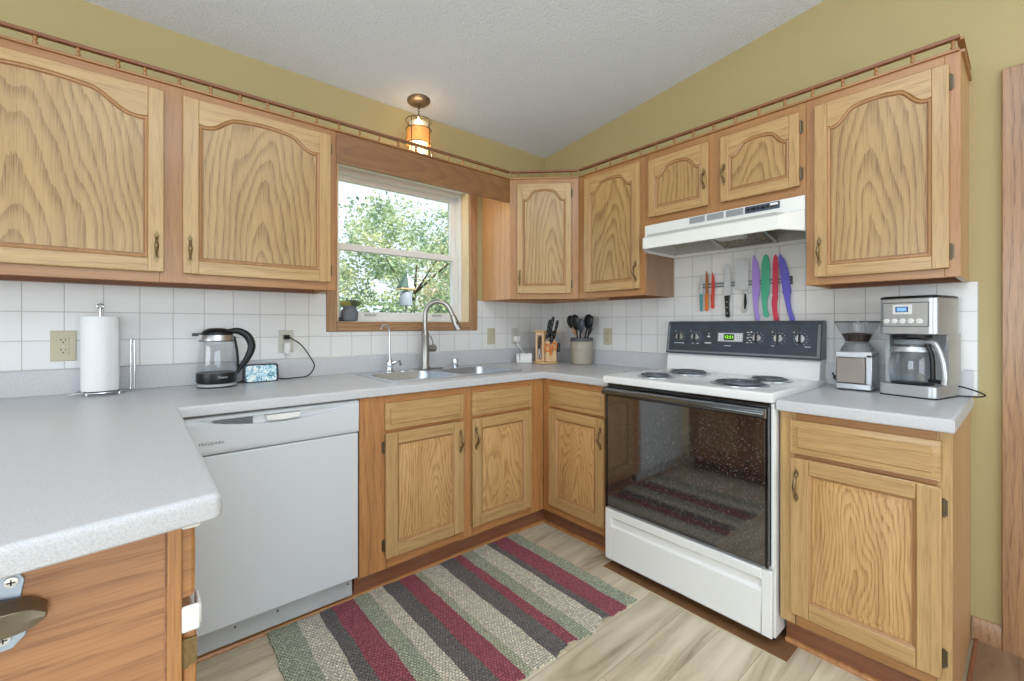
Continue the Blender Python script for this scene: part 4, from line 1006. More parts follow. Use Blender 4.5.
# outer skin: top ring, slope, lip
top = [(hc-WH, -.012, HT), (hc-WH, -.310, HT), (hc-WL, -.310, HT), (hc+WL, -.310, HT), (hc+WH, -.310, HT), (hc+WH, -.012, HT)]
top2 = [(p[0], p[1], 1.668) for p in top]
mid_ = [(hc-WH, -.012, 1.667), (hc-WH, -.312, 1.667), (hc-WL, -.415, 1.640), (hc+WL, -.415, 1.640), (hc+WH, -.312, 1.667), (hc+WH, -.012, 1.667)]
mid2 = [(hc-WH, -.012, 1.66), (hc-WH, -.312, 1.66), (hc-WL, -.423, 1.635), (hc+WL, -.423, 1.635), (hc+WH, -.312, 1.66), (hc+WH, -.012, 1.66)]
bot = [(hc-WH, -.012, 1.580), (hc-WH, -.312, 1.580), (hc-WL, -.423, 1.580), (hc+WL, -.423, 1.580), (hc+WH, -.312, 1.580), (hc+WH, -.012, 1.580)]
bi = [(hc-WH+.012, -.024, 1.580), (hc-WH+.012, -.298, 1.580), (hc-WL+.006, -.411, 1.580), (hc+WL-.006, -.411, 1.580), (hc+WH-.012, -.298, 1.580), (hc+WH-.012, -.024, 1.580)]
bi2 = [(p[0], p[1], 1.592) for p in bi]
h.loops([top, top2, mid_, mid2, bot, bi, bi2], 0, True, False)
h.build('canopy', 'bisque', T, angle=20, bevel=.0015)
u = MB(); 
in0 = [(p[0]+(hc-p[0])*.004, p[1], 1.5925) for p in bi]; in1 = [(hc+(p[0]-hc)*.97, p[1]*.985, 1.655) for p in bi]
u.loops([in0, in1], 0, False, True); u.build('underside', 'hood_in', T)
# sloping filter
fl = MB(); fx0, fx1 = hc-.06, hc+.19
fl.add([(fx0, -.36, 1.650), (fx1, -.36, 1.650), (fx1, -.06, 1.588), (fx0, -.06, 1.588), (fx0, -.36, 1.654), (fx1, -.36, 1.654), (fx1, -.06, 1.600), (fx0, -.06, 1.600)], [(0, 1, 2, 3), (7, 6, 5, 4), (0, 4, 5, 1), (1, 5, 6, 2), (2, 6, 7, 3), (3, 7, 4, 0)])
F_ = fl.build('grease_filter', 'filter', T)
ff = MB()
for a_, b_ in (((fx0, -.36, 1.649), (fx0, -.06, 1.587)), ((fx1, -.36, 1.649), (fx1, -.06, 1.587)), ((fx0, -.36, 1.649), (fx1, -.36, 1.649)), ((fx0, -.06, 1.587), (fx1, -.06, 1.587))): ff.tube([a_, b_], .005, 6)
ff.build('filter_frame', 'steel', F_)
lz = MB(); lz.box(hc-.015, hc+.115, -.34, -.20, 1.600, 1.626); lz.build('light_lens', plain('lens_plastic', rgb(196, 198, 196), .3, trans=.2), T, bevel=.008)
sl = lambda t: (-.3035, HT-.008-t)
for i, (a_, b_) in enumerate(((1.349, 1.428), (1.437, 1.519), (1.528, 1.607))):
    g = MB(); g.box(a_, b_, -0.3125, -0.3100, 1.692, 1.7225)
    G_ = g.build('vent_grille', 'ltgrey', T)
    q = MB()
    for k_ in range(7): q.box(a_+.002, b_-.002, -0.3133, -0.3120, 1.6945+k_*.004, 1.696+k_*.004)
    q.build('grille_slats', 'grey', G_)
g = MB(); g.box(1.614, 1.757, -0.3130, -0.3100, 1.692, 1.7225); G_ = g.build('switch_panel', 'blueprint', T)
g = MB()
for i, (a_, w_, k_) in enumerate(((1.622, .012, 0), (1.640, .022, 0), (1.666, .010, 0), (1.680, .020, 0), (1.704, .012, 1), (1.721, .028, 1))): g.box(a_, a_+w_, -0.3143, -0.3125, 1.700+.002*k_, 1.714)
g.build('switch', ['black', 'white_pl'], G_)
g = MB(); g.box(1.720, 1.750, -0.3155, -0.3125, 1.708, 1.718); g.build('badge', 'white_pl', G_)

# ------------------------------------------------------------------ outlets and switches
def outlet(label, fr, x, z, kind='duplex', mat='beige', w=.068, h=.112, group=None, y=-.0063):
    T = thing('wall_outlet' if kind != 'switch' else 'light_switch', label, 'outlet' if kind != 'switch' else 'switch', fr, (x, y, z), group)
    p = MB(); p.box(x-w/2, x+w/2, y-.005, y, z-h/2, z+h/2); P_ = p.build('cover_plate', mat, T, bevel=.002)
    if kind == 'switch':
        s = MB(); s.prism([(y-.005, z-.012), (y-.013, z+.006), (y-.012, z+.010), (y-.005, z+.012)], 0, x-.005, x+.005); s.build('toggle', mat, T)
        s = MB(); s.box(x-.008, x+.008, y-.0056, y-.004, z-.014, z+.014); s.build('toggle_slot', 'ltgrey', T)
    else:
        for s_ in (-1, 1):
            zc = z+s_*.0195; s = MB(); s.box(x-.016, x+.016, y-.007, y-.004, zc-.0155, zc+.0155); R_ = s.build('receptacle', mat, T, bevel=.002)
            s = MB(); s.box(x-.0075, x-.005, y-.0074, y-.006, zc+.001, zc+.009); s.box(x+.005, x+.0075, y-.0074, y-.006, zc+.002, zc+.008); s.lathe([(.0025, 0), (.0025, -.0006)], (x, y-.007, zc-.006), 8, axis='y'); s.build('slot', 'darkprint', R_)
    s = MB(); s.lathe([(.0028, 0), (.0022, -.0012)], (x, y-.005, z+(0 if kind != 'switch' else .035)), 8, axis='y'); s.build('screw', 'steel', T)
    return T
outlet('beige double outlet left of the paper towels', 'W', -2.634, 1.106, w=.072, h=.118)
outlet('almond outlet with black and white plugs between kettle and window', 'W', -1.843, 1.105, mat='almond')
outlet('beige light switch on the tiles right of the window', 'W', -.535, 1.108, kind='switch')
outlet('outlet in the corner feeding the white plug', 'W', -.318, 1.105, mat='almond')
outlet('beige outlet on the stove wall beside the crock', 'B', .61, 1.110)

# ------------------------------------------------------------------ counter items
# paper towel holder and roll
px, py = -2.524, -.098
T = thing('paper_towel_holder', 'chrome wire paper towel holder carrying the roll', 'holder', 'W', (px, py, CT))
w = MB(); r_ = .072
ring = [(px+r_*cos(a), py+r_*sin(a), CT+.010) for a in [2*pi*i/32 for i in range(32)]]
w.tube(ring, .0028, 8, closed=True)
w.tube([(px-.085, py-.03, CT+.006), (px-.06, py-.04, CT+.011), (px, py, CT+.011), (px+.07, py+.01, CT+.011), (px+.09, py+.0, CT+.012)], .003, 8)
for a in (.6, 2.4, 4.2, 5.6): w.lathe([(.004, 0), (.006, .003), (.004, .009)], (px+r_*cos(a), py+r_*sin(a), CT), 10)
w.build('base_ring', 'chrome', T)
w = MB(); w.tube([(px, py, CT+.01), (px, py, CT+.335)], .003, 8); w.tube([(px+.009*sin(a), py, CT+.342-.009*cos(a)) for a in [2*pi*i/14 for i in range(14)]], .0028, 8, closed=True); w.build('center_rod', 'chrome', T)
w = MB(); w.tube(bez([(px+.085, py, CT+.012), (px+.090, py, CT+.03), (px+.090, py, CT+.19), (px+.093, py, CT+.213), (px+.099, py-.003, CT+.205), (px+.1, py-.003, CT+.19), (px+.1, py-.003, CT+.012)], 8), .0028, 8); w.build('tension_arm', 'chrome', T)
w = MB(); w.lathe([(.021, .022), (.056, .016), (.0565, .30), (.054, .303), (.021, .303)], (px, py, CT), 48, cap0=False, cap1=False); w.lathe([(.021, .016), (.021, .303)], (px, py, CT), 24, cap0=False, cap1=False)
fl = []
for i in range(9):
    a = -.95+i*.055; fl.append((px+(.0575+.0005*i)*cos(a), py+(.0575+.0005*i)*sin(a)))
n = len(fl); pts = [(p[0], p[1], CT+.016) for p in fl]+[(p[0]*1.0, p[1], CT+.301-(.03 if k_ > 5 else 0)*((k_-5)/3)**2) for k_, p in reversed(list(enumerate(fl)))]
w.add(pts, [(i, i+1, 2*n-2-i, 2*n-1-i) for i in range(n-1)])
solo(w, 'paper_towel_roll', 'paper', 'white paper towel roll standing on the chrome wire holder', 'paper towels', 'W', (px, py, CT+.013))

# kettle
kx, ky = -2.150, -.150
KS = .88
def kl(w, prof, *a, **kw): return w.lathe([(r*KS, h) for r, h in prof], *a, **kw)
STAND = T = thing('kettle_stand', 'round black and silver power base under the glass kettle', 'kettle base', 'W', (kx, ky, CT))
w = MB(); kl(w, [(.080, 0), (.083, .004), (.083, .012), (.078, .017), (.03, .0175)], (kx, ky, CT), 40); w.build('base_disc', 'ltgrey', T)
w = MB(); kl(w, [(.081, -.0), (.084, .002), (.0842, .005), (.083, .006)], (kx, ky, CT+.0005), 40, cap0=False, cap1=False); w.build('rubber_ring', 'black', T)
ko = CT+.0185
T = thing('electric_kettle', 'glass electric kettle with black lid and handle', 'kettle', 'W', (kx, ky, ko))
w = MB(); kl(w, [(.070, .0), (.084, .003), (.0865, .012), (.0865, .040), (.0855, .045), (.06, .046), (.01, .046)], (kx, ky, ko), 48); B_ = w.build('lower_housing', 'black', T)
text_part('brand_lettering', 'Ovente', .0115, 'print', B_, (kx+.012, ky-.0766, ko+.028))
w = MB(); kl(w, [(.083, .046), (.0855, .06), (.084, .10), (.080, .14), (.074, .172), (.070, .184)], (kx, ky, ko), 48, cap0=False, cap1=False); kl(w, [(.0665, .184), (.0705, .172), (.0765, .14), (.0805, .10), (.082, .06), (.079, .0465)], (kx, ky, ko), 48, cap0=False, cap1=False)
w.build('glass_jug', 'thick_glass', T)
w = MB(); kl(w, [(.072, .178), (.0745, .181), (.0735, .186), (.069, .206), (.066, .210)], (kx, ky, ko), 48, cap0=False, cap1=False)
w.prism([(kx-.053, ky-.028), (kx-.080, ky), (kx-.053, ky+.028)], 2, ko+.188, ko+.208); w.build('steel_collar', 'steel', T)
w = MB(); kl(w, [(.071, .181), (.0755, .1815), (.0755, .1835), (.07, .184)], (kx, ky, ko), 48); w.build('collar_band', 'black', T)
w = MB(); kl(w, [(.068, .206), (.066, .216), (.055, .228), (.035, .236), (.01, .238)], (kx, ky, ko), 36, sx=1.0); w.prism([(kx-.050, ky-.024), (kx-.090, ky), (kx-.050, ky+.024)], 2, ko+.203, ko+.216)
w.build('lid', 'black', T, bevel=.002)
hpts = bez([(kx+.040, ky-.005, ko+.222), (kx+.078, ky-.012, ko+.224), (kx+.113, ky-.018, ko+.20), (kx+.128, ky-.02, ko+.155), (kx+.113, ky-.018, ko+.105), (kx+.086, ky-.012, ko+.06), (kx+.070, ky-.008, ko+.035)], 7)
w = MB(); n_ = len(hpts)
w.tube(hpts, [.011+.0055*sin(pi*min(1, i/n_*1.25)) if i/n_ < .8 else .0085 for i in range(n_)], 12); w.build('handle', 'black', T)
w = MB(); w.tube(bez([(kx+.062, ky-.012, ko+.20), (kx+.073, ky-.014, ko+.13), (kx+.077, ky-.012, ko+.05)], 8), .0055, 8); w.build('handle_strut', 'black', T)
# smart clock
qx, qy = -1.970, -.085
CLK = T = thing('digital_clock', 'small black-framed digital picture clock beside the kettle', 'clock', 'W', (qx, qy, CT), spin=0.0)
w = MB(); cw, ch = .074, .084
pts = rrect(qx-cw, qx+cw, 0, ch, .012, 0); 
w.loops([[(p[0], qy-.018-p[1]*-.12+0, CT+p[1]) for p in pts], [(p[0], qy+.012+p[1]*.02, CT+p[1]) for p in pts]]); w.build('case', plain('clock_case', rgb(46, 58, 70), .35, noise=.1), T, bevel=.003)
w = MB(); w.loops([[(qx+(p[0]-qx)*.86, qy-.0195+p[1]*.12-.001, CT+.0045+p[1]*.88) for p in pts], [(qx+(p[0]-qx)*.86, qy-.015+p[1]*.12, CT+.0045+p[1]*.88) for p in pts]]); w.build('screen', 'screen', T)
# plug adapter on outlet + cord
w = MB(); ox_, oz_ = -1.843, 1.1255
w.box(ox_-.013, ox_+.013, -.030, -.0138, oz_-.011, oz_+.011)
w.tube([(ox_, -.03, oz_), (ox_+.006, -.04, oz_+.001), (ox_+.014, -.043, oz_-.004)], [.007, .005, .0035], 8)
w.tube(bez([(ox_+.014, -.043, oz_-.004), (ox_+.06, -.055, 1.085), (ox_+.10, -.07, 1.02), (ox_+.115, -.08, .975), (ox_+.085, -.075, CT+.012), (ox_+.02, -.06, CT+.004), (ox_-.03, -.06, CT+.004), (qx+.035, qy+.022, CT+.02)], 8), .003, 8)
w.build('power_cord', 'rubber', CLK)
w = MB(); w.box(ox_-.014, ox_+.012, -.042, -.0138, 1.045, 1.098); w.box(ox_-.010, ox_+.008, -.045, -.042, 1.05, 1.09)
solo(w, 'plug_adapter', 'white_pl', 'white plug adapter in the lower socket by the kettle', 'plug', 'W', (ox_, -.0138, 1.07), bevel=.003)
w = MB(); w.tube(bez([(-2.085, -.10, CT+.012), (-2.07, -.075, CT+.004), (-2.045, -.07, CT+.004), (-2.0, -.05, CT+.004), (-1.93, -.045, CT+.004)], 7), .003, 8)
w.build('power_cord', 'rubber', STAND)

# corner gadget
gx, gy_ = -.335, -.13
DOCK = T = thing('charger_dock', 'white rounded gadget on the counter left of the knife block', 'charger', 'W', (gx, gy_, CT), spin=radians(-38))
w = MB(); prof = [(-.036, 0), (.036, 0), (.040, .02), (.036, .046), (.012, .066), (-.020, .070), (-.036, .055), (-.042, .02)]
ww = MB(); ww.prism([(gy_+p[0], CT+p[1]) for p in prof], 0, gx-.055, gx+.055); ww.build('shell', 'white_pl', T, bevel=.008, seg=3)
ww = MB(); ww.prism([(gy_+p[0]*1.02, CT+.003+p[1]*1.02) for p in prof], 0, gx-.036, gx-.030); ww.build('grey_band', 'grey', T, bevel=.002)
ww = MB(); ww.box(gx-.0, gx+.03, gy_-.018, gy_+.002, CT+.062, CT+.0705); ww.build('label_patch', 'lcd_frame', T, bevel=.002)
w = MB(); ox_, oz_ = -.318, 1.0855
w.box(ox_-.020, ox_+.022, -.048, -.0138, oz_-.024, oz_+.022)
solo(w, 'plug_adapter', 'white_pl', 'white charger cube plugged into the corner outlet', 'plug', 'W', (ox_, -.0138, oz_), bevel=.005)
w = MB(); w.tube(bez([(ox_, -.04, oz_-.026), (ox_+.002, -.045, oz_-.045), (ox_+.018, -.06, 1.01), (gx+.03, gy_+.02, CT+.056)], 8), .0035, 8)
w.build('cord', 'white_pl', DOCK, unspin=radians(-38))

# knife block carousel
bx, by = -.215, -.225
T = thing('knife_block', 'pale wooden carousel knife block in the counter corner', 'knife block', 'D', (.02, .28, CT))
# in diagonal frame: local x across, -y toward room
def DL(x, y, z): return (x, y, z)
bx, by = .012, .295
w = MB(); w.lathe([(.080, 0), (.090, .003), (.092, .010), (.088, .015), (.02, .015)], (bx, by, CT), 40); w.build('turntable', 'blockwood', T)
w = MB(); w.box(bx-.074, bx-.012, by-.045, by+.05, CT+.0152, CT+.222); w.box(bx-.006, bx+.070, by-.058, by+.03, CT+.0152, CT+.16)
w.box(bx-.012, bx+.05, by-.03, by+.05, CT+.0152, CT+.222); w.build('block', 'blockwood', T, bevel=.003)
w = MB(); w.box(bx-.088, bx+.094, by-.062, by+.075, CT+.2225, CT+.231); w.build('top_plate', 'blockwood', T, bevel=.003)
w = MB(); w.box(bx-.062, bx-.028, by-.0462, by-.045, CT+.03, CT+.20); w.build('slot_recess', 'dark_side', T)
def block_knife(label, p0, p1, r=.0095):
    w = MB(); p0, p1 = Vector(p0), Vector(p1); d_ = (p1-p0)
    T2 = thing('kitchen_knife', label, 'knife', 'D', tuple(p0), 'knives in the wooden block')
    h_ = MB(); n_ = 8; h_.tube([p0+d_*i/n_ for i in range(n_+1)], [r*.8, r, r, r*.92, r*.9, r, r*1.08, r*1.05, r*.7], 10); h_.build('handle', 'black', T2)
    g_ = MB(); u_ = d_.normalized()
    for k_ in (.25, .5, .75): c_ = p0+d_*k_+Vector((0, -r*.96, 0)); g_.lathe([(.0022, 0), (.0022, -.0012)], tuple(c_), 8, axis='y')
    g_.tube([p0-u_*.012, p0+u_*.002], [.008, .009], 8); g_.build('rivets_and_bolster', 'steel', T2)
q0 = CT
block_knife('tallest black handled knife rising from the wooden block', (bx+.018, by-.066, q0+.185), (bx+.05, by-.088, q0+.325), .0115)
block_knife('black handled knife leaning left in the wooden block', (bx+.003, by-.066, q0+.175), (bx+.026, by-.09, q0+.305), .011)
block_knife('black handled knife on the right side of the wooden block', (bx+.05, by-.066, q0+.175), (bx+.078, by-.088, q0+.30), .0105)
block_knife('lower black knife handle just above the orange scissors', (bx+.033, by-.068, q0+.15), (bx+.043, by-.096, q0+.225), .011)
block_knife('short black handle on the far right of the block', (bx+.083, by-.03, q0+.08), (bx+.088, by-.034, q0+.145), .0105)
T = thing('scissors', 'orange handled scissors hanging on the front of the knife block', 'scissors', 'D', (bx+.03, by-.07, q0+.12))
for s_ in (-1, 1):
    w = MB(); cx_, cz_ = bx+.032+s_*.021, q0+.118+(.006 if s_ > 0 else -.006)
    w.tube([(cx_+.015*cos(a)+.003*s_, by-.072-.004*s_, cz_+.024*sin(a)) for a in [2*pi*i/20 for i in range(20)]], .0055, 8, closed=True); w.build('finger_loop', 'orangegrip', T)
w = MB(); w.tube([(bx+.034, by-.07, q0+.10), (bx+.03, by-.066, q0+.06)], [.009, .005], 8); w.build('pivot_and_blades', 'orangegrip', T)
T = thing('vegetable_peeler', 'dark handled peeler in the left recess of the knife block', 'peeler', 'D', (bx-.045, by-.05, q0+.1))
w = MB(); w.tube([(bx-.044, by-.052, q0+.19), (bx-.046, by-.055, q0+.15), (bx-.05, by-.054, q0+.105)], [.009, .011, .008], 10); w.build('handle', plain('walnut_handle', rgb(56, 44, 34), .5, noise=.3), T)
w = MB(); w.tube([(bx-.05, by-.0545, q0+.105), (bx-.055, by-.054, q0+.04)], [.004, .004], 8); w.tube([(bx-.05, by-.0545, q0+.10), (bx-.035, by-.054, q0+.04)], [.003, .003], 8); w.build('blade', 'steel', T)

# crock with utensils
cx, cy = .462, -.102    # B frame
T = thing('utensil_crock', 'grey beige stoneware crock with dark rim holding utensils', 'crock', 'B', (cx, cy, CT))
w = MB(); w.lathe([(.066, 0), (.073, .006), (.076, .03), (.0765, .12), (.074, .150), (.0765, .158), (.0765, .176), (.072, .18), (.066, .176), (.066, .02), (.02, .015)], (cx, cy, CT), 44); w.build('jar', 'stone', T)
w = MB(); w.lathe([(.0755, .156), (.078, .160), (.078, .177), (.0745, .1815), (.070, .1815)], (cx, cy, CT), 44, cap0=False, cap1=False); w.build('dark_rim', 'stoneband', T)
for zz in (.055, .10):
    w = MB(); w.lathe([(.0764, zz), (.0775, zz+.002), (.0764, zz+.004)], (cx, cy, CT), 44, cap0=False, cap1=False); w.build('turned_line', 'stone', T)
def utensil(label, base, tipc, hw, hl, thick, mat, shaft='black', slots=False, yaw=0):
    """base inside crock, head centre tipc; head is an ellipsoid paddle"""
    hw, hl = hw*1.22, hl*1.15; b0, t0 = Vector(base), Vector(tipc); d_ = (t0-b0).normalized()
    side = Vector((1, 0, 0)); side = (side-d_*side.dot(d_)).normalized(); nrm = d_.cross(side)
    side = (side*cos(yaw)+nrm*sin(yaw)).normalized(); nrm = d_.cross(side)
    T2 = thing('serving_spoon' if mat != 'spoonwood' else 'wooden_spoon', label, 'utensil', 'B', tuple(b0))
    w = MB(); w.tube([b0, b0+(t0-b0)*.5, t0-d_*hl*.85], [.006, .0055, .006], 8); w.build('shaft', shaft, T2)
    lp = []
    for i in range(13):
        v_ = -1+2*i/12; rr = math.sqrt(max(0.0, 1-v_*v_)); wv_ = hw*rr*(1.0+.12*v_)+.001
        bowl_ = nrm*(-.010*(1-v_*v_))
        lp.append([tuple(t0+d_*hl*v_+side*wv_*cos(a)+nrm*(thick*rr+.0008)*sin(a)+nrm*.012*(cos(a)**2)*rr+bowl_) for a in [2*pi*k_/16 for k_ in range(16)]])
    w = MB(); w.loops(lp); H2 = w.build('head', mat, T2, angle=60)
    return T2
zc = CT
utensil('wooden spoon leaning to the left in the crock', (cx+.0, cy, zc+.02), (cx-.045, cy-.020, zc+.235), .019, .036, .004, 'spoonwood', 'spoonwood')
utensil('black round spoon leaning furthest left in the crock', (cx+.02, cy+.02, zc+.02), (cx-.098, cy+.0, zc+.288), .031, .044, .003, 'black')
utensil('black ladle-like spoon in the middle front of the crock', (cx+.0, cy-.01, zc+.02), (cx-.018, cy-.045, zc+.285), .030, .050, .004, 'black')
utensil('black slotted spoon leaning right in the crock', (cx-.02, cy+.01, zc+.02), (cx+.058, cy-.0, zc+.290), .034, .046, .003, 'black')
utensil('dark grey spatula between the middle and right spoons', (cx-.02, cy, zc+.02), (cx+.020, cy-.035, zc+.262), .022, .045, .003, 'console')
utensil('small black spoon at the far right edge of the crock', (cx-.0, cy-.02, zc+.02), (cx+.085, cy-.015, zc+.232), .010, .030, .003, 'black')

# ------------------------------------------------------------------ knife rack and knives
T = thing('magnetic_knife_rack', 'slim magnetic knife rack fixed to tiles above the stove', 'knife rack', 'B', (1.48, -.0063, 1.405))
for zz in (1.396, 1.412):
    w = MB(); w.box(1.252, 1.712, -.017, -.0065, zz-.004, zz+.004); w.build('steel_bar', 'grey', T, bevel=.001)
for xx_ in (1.254, 1.70):
    w = MB(); w.box(xx_-.004, xx_+.012, -.0165, -.0064, 1.385, 1.423); w.build('end_bracket', 'black', T, bevel=.002)
def wall_knife(label, x, zb, zm, zt, bw, hwid, bmat, hmat, lean=0.0, tip='point', dark=False):
    """handle zb..zm at bottom, blade zm..zt up; lean = dx of tip relative to butt"""
    T2 = thing('kitchen_knife', label, 'knife', 'B', (x, -.0175, zb))
    L_ = zt-zb
    def sk(px_, pz_): return (px_-lean*(1-(pz_-zb)/L_), pz_)
    w = MB(); h_ = zt-zm
    if tip == 'point': prof = [(-bw*.5, 0), (bw*.42, 0), (bw*.5, h_*.1), (bw*.5, h_*.55), (bw*.30, h_*.8), (-bw*.22, h_), (-bw*.42, h_*.92), (-bw*.5, h_*.7)]
    elif tip == 'round': prof = [(-bw*.4, 0), (bw*.42, 0), (bw*.5, h_*.15), (bw*.5, h_*.72), (bw*.32, h_*.92), (bw*.05, h_), (-bw*.3, h_*.95), (-bw*.46, h_*.8), (-bw*.5, h_*.15)]
    else: prof = [(-bw*.45, 0), (bw*.4, 0), (bw*.5, h_*.08), (bw*.5, h_*.8), (bw*.1, h_*.97), (-bw*.25, h_), (-bw*.45, h_*.9), (-bw*.5, h_*.05)]
    w.prism([sk(x+p[0], zm+p[1]) for p in prof], 1, -.0198, -.0176)
    w.build('blade', 'blade_steel' if bmat == 'steel' else bmat, T2, bevel=.0005, seg=1)
    w = MB(); hh = zm-zb
    cv = .006 if hwid > .0215 else .001
    prof = [(-hwid*.35+cv, 0), (hwid*.35+cv, -.004), (hwid*.58+cv, hh*.08), (hwid*.48, hh*.38), (hwid*.5-cv*.3, hh*.7), (hwid*.62, hh+.004), (bw*.48, hh+.008), (-bw*.42, hh+.008), (-hwid*.55-cv*.3, hh*.8), (-hwid*.45, hh*.4), (-hwid*.5+cv, hh*.1)]
    w.prism([sk(x+p[0], zb+p[1]) for p in prof], 1, -.0265, -.0176); H2 = w.build('handle', hmat, T2, bevel=.0035, seg=3)
    return T2, H2
wall_knife('short steel paring knife with teal handle, leftmost on the rack', 1.262, 1.264, 1.352, 1.462, .018, .014, 'steel', 'teal', -.002)
wall_knife('orange paring knife second from left on the rack', 1.297, 1.266, 1.35, 1.488, .018, .019, plain('knife_copper', rgb(176, 116, 74), .35, .4, noise=.2), 'orange', .003)
wall_knife('small red knife third from left on the rack', 1.331, 1.279, 1.35, 1.476, .018, .017, 'red', 'red', .004)
_, hk = wall_knife('steel santoku knife with black riveted handle', 1.405, 1.230, 1.336, 1.515, .036, .021, 'steel', 'black', -.003, 'round')
w = MB()
for zz in (1.25, 1.28, 1.31): w.lathe([(.003, 0), (.003, -.0012)], (1.408, -.0265, zz), 8, axis='y')
w.build('rivet', 'steel', hk)
T = thing('meat_cleaver', 'broad steel cleaver with a hole in the blade, middle of the rack', 'cleaver', 'B', (1.48, -.0175, 1.25))
w = MB(); circ = [(1.502+.005*cos(a), 1.521+.005*sin(a)) for a in [2*pi*i/12 for i in range(12)]]
out_ = [(1.446, 1.372), (1.492, 1.366), (1.513, 1.376), (1.516, 1.530), (1.510, 1.535), (1.449, 1.532)]
for yv in (-.0198, -.0176):
    polys = [[Vector((p[0], p[1], 0)) for p in out_], [Vector((p[0], p[1], 0)) for p in circ]]; flat = [p for pl in polys for p in pl]
    w.add([(p.x, yv, p.y) for p in flat], [tuple(t) for t in tessellate_polygon(polys)])
for pl in (out_, circ): w.loops([[(p[0], -.0198, p[1]) for p in pl], [(p[0], -.0176, p[1]) for p in pl]], 0, False, False)
w.build('blade', 'blade_steel', T)
w = MB(); w.prism([(1.492, 1.366), (1.510, 1.368), (1.508, 1.34), (1.512, 1.30), (1.505, 1.262), (1.492, 1.25), (1.482, 1.252), (1.480, 1.268), (1.487, 1.31), (1.489, 1.345)], 1, -.024, -.0176)
hk = w.build('handle', 'steel', T, bevel=.002)
w = MB(); w.prism([(1.497, 1.352), (1.506, 1.345), (1.509, 1.30), (1.502, 1.27), (1.495, 1.268), (1.494, 1.31)], 1, -.0275, -.024); w.build('grip_inlay', 'black', hk, bevel=.001)
wall_knife('purple chef knife right of the cleaver', 1.548, 1.212, 1.335, 1.547, .036, .022, 'purple', 'purple', -.004, 'point')
wall_knife('green santoku knife between the purple and crimson knives', 1.596, 1.228, 1.335, 1.542, .040, .024, 'green', 'green', .004, 'round')
wall_knife('crimson slicing knife between the green and blue violet knives', 1.640, 1.211, 1.325, 1.537, .026, .023, 'crimson', 'crimson', .002, 'round')
wall_knife('leaning blue violet chef knife at the right end of the rack', 1.668, 1.207, 1.335, 1.538, .038, .022, 'violet', 'violet', -.040, 'point')

# ------------------------------------------------------------------ coffee grinder
gx, gy2 = 1.985, -.118
GRD = T = thing('coffee_grinder', 'stainless coffee grinder with bean hopper beside the coffee maker', 'grinder', 'B', (gx, gy2, CT))
gw, gd = .061, .066
w = MB(); w.loops([rrect(gx-gw, gx+gw, gy2-gd, gy2+gd, .01, CT+.006), rrect(gx-gw, gx+gw, gy2-gd, gy2+gd, .01, CT+.028)]); w.build('base', 'appl', T, bevel=.002)
w = MB()
for a_, b_ in ((-1, -1), (1, -1), (1, 1), (-1, 1)): w.lathe([(.008, 0), (.008, .006)], (gx+a_*.045, gy2+b_*.055, CT), 10)
w.build('feet', 'black', T)
w = MB(); w.box(gx-gw+.002, gx+gw-.002, gy2-.005, gy2+gd-.002, CT+.028, CT+.150); w.box(gx+gw-.020, gx+gw, gy2-gd, gy2, CT+.028, CT+.150); w.box(gx-gw, gx+gw, gy2-gd, gy2+gd, CT+.136, CT+.160); w.build('housing', 'appl', T, bevel=.003)
w = MB(); w.box(gx-gw+.002, gx+gw-.022, gy2-gd+.002, gy2-.006, CT+.030, CT+.135); w.build('grounds_bin', 'grounds', T, bevel=.005)
w = MB(); w.lathe([(.056, .160), (.054, .172), (.042, .190), (.04, .194)], (gx, gy2, CT), 32); w.build('grind_collar', 'grey', T)
w = MB(); w.lathe([(.040, .195), (.041, .200), (.077, .276), (.077, .282), (.074, .282), (.074, .277), (.038, .20)], (gx, gy2, CT), 40, cap0=False, cap1=False); w.build('bean_hopper', 'smoke_glass', T)
w = MB(); w.lathe([(.078, .277), (.079, .280), (.077, .286), (.02, .288)], (gx, gy2, CT), 40, cap0=False); w.lathe([(.040, .194), (.044, .196), (.046, .204), (.042, .206)], (gx, gy2, CT), 32, cap0=False, cap1=False); w.build('hopper_rim', 'smoke_glass', T)
w = MB(); w.tube([(gx+.0775*cos(a), gy2+.0775*sin(a), CT+.283) for a in [2*pi*i/36 for i in range(36)]], .0022, 6, closed=True); w.build('rim_ring', 'black', T)
w = MB(); w.lathe([(.037, .2), (.052, .232), (.03, .236), (.005, .238)], (gx, gy2, CT), 28); o = w.build('coffee_beans', 'beans', T); o['kind'] = 'stuff'
w = MB(); w.tube(bez([(gx-.02, gy2+.068, CT+.02), (gx-.06, -.045, CT+.012), (gx-.085, -.04, CT+.045), (gx-.105, -.03, CT+.03)], 8), .0028, 8); w.tube(bez([(gx-.06, -.045, CT+.004), (gx-.09, -.035, CT+.02), (gx-.108, -.03, CT+.055)], 8), .0028, 8)
w.build('power_cord', 'rubber', GRD)

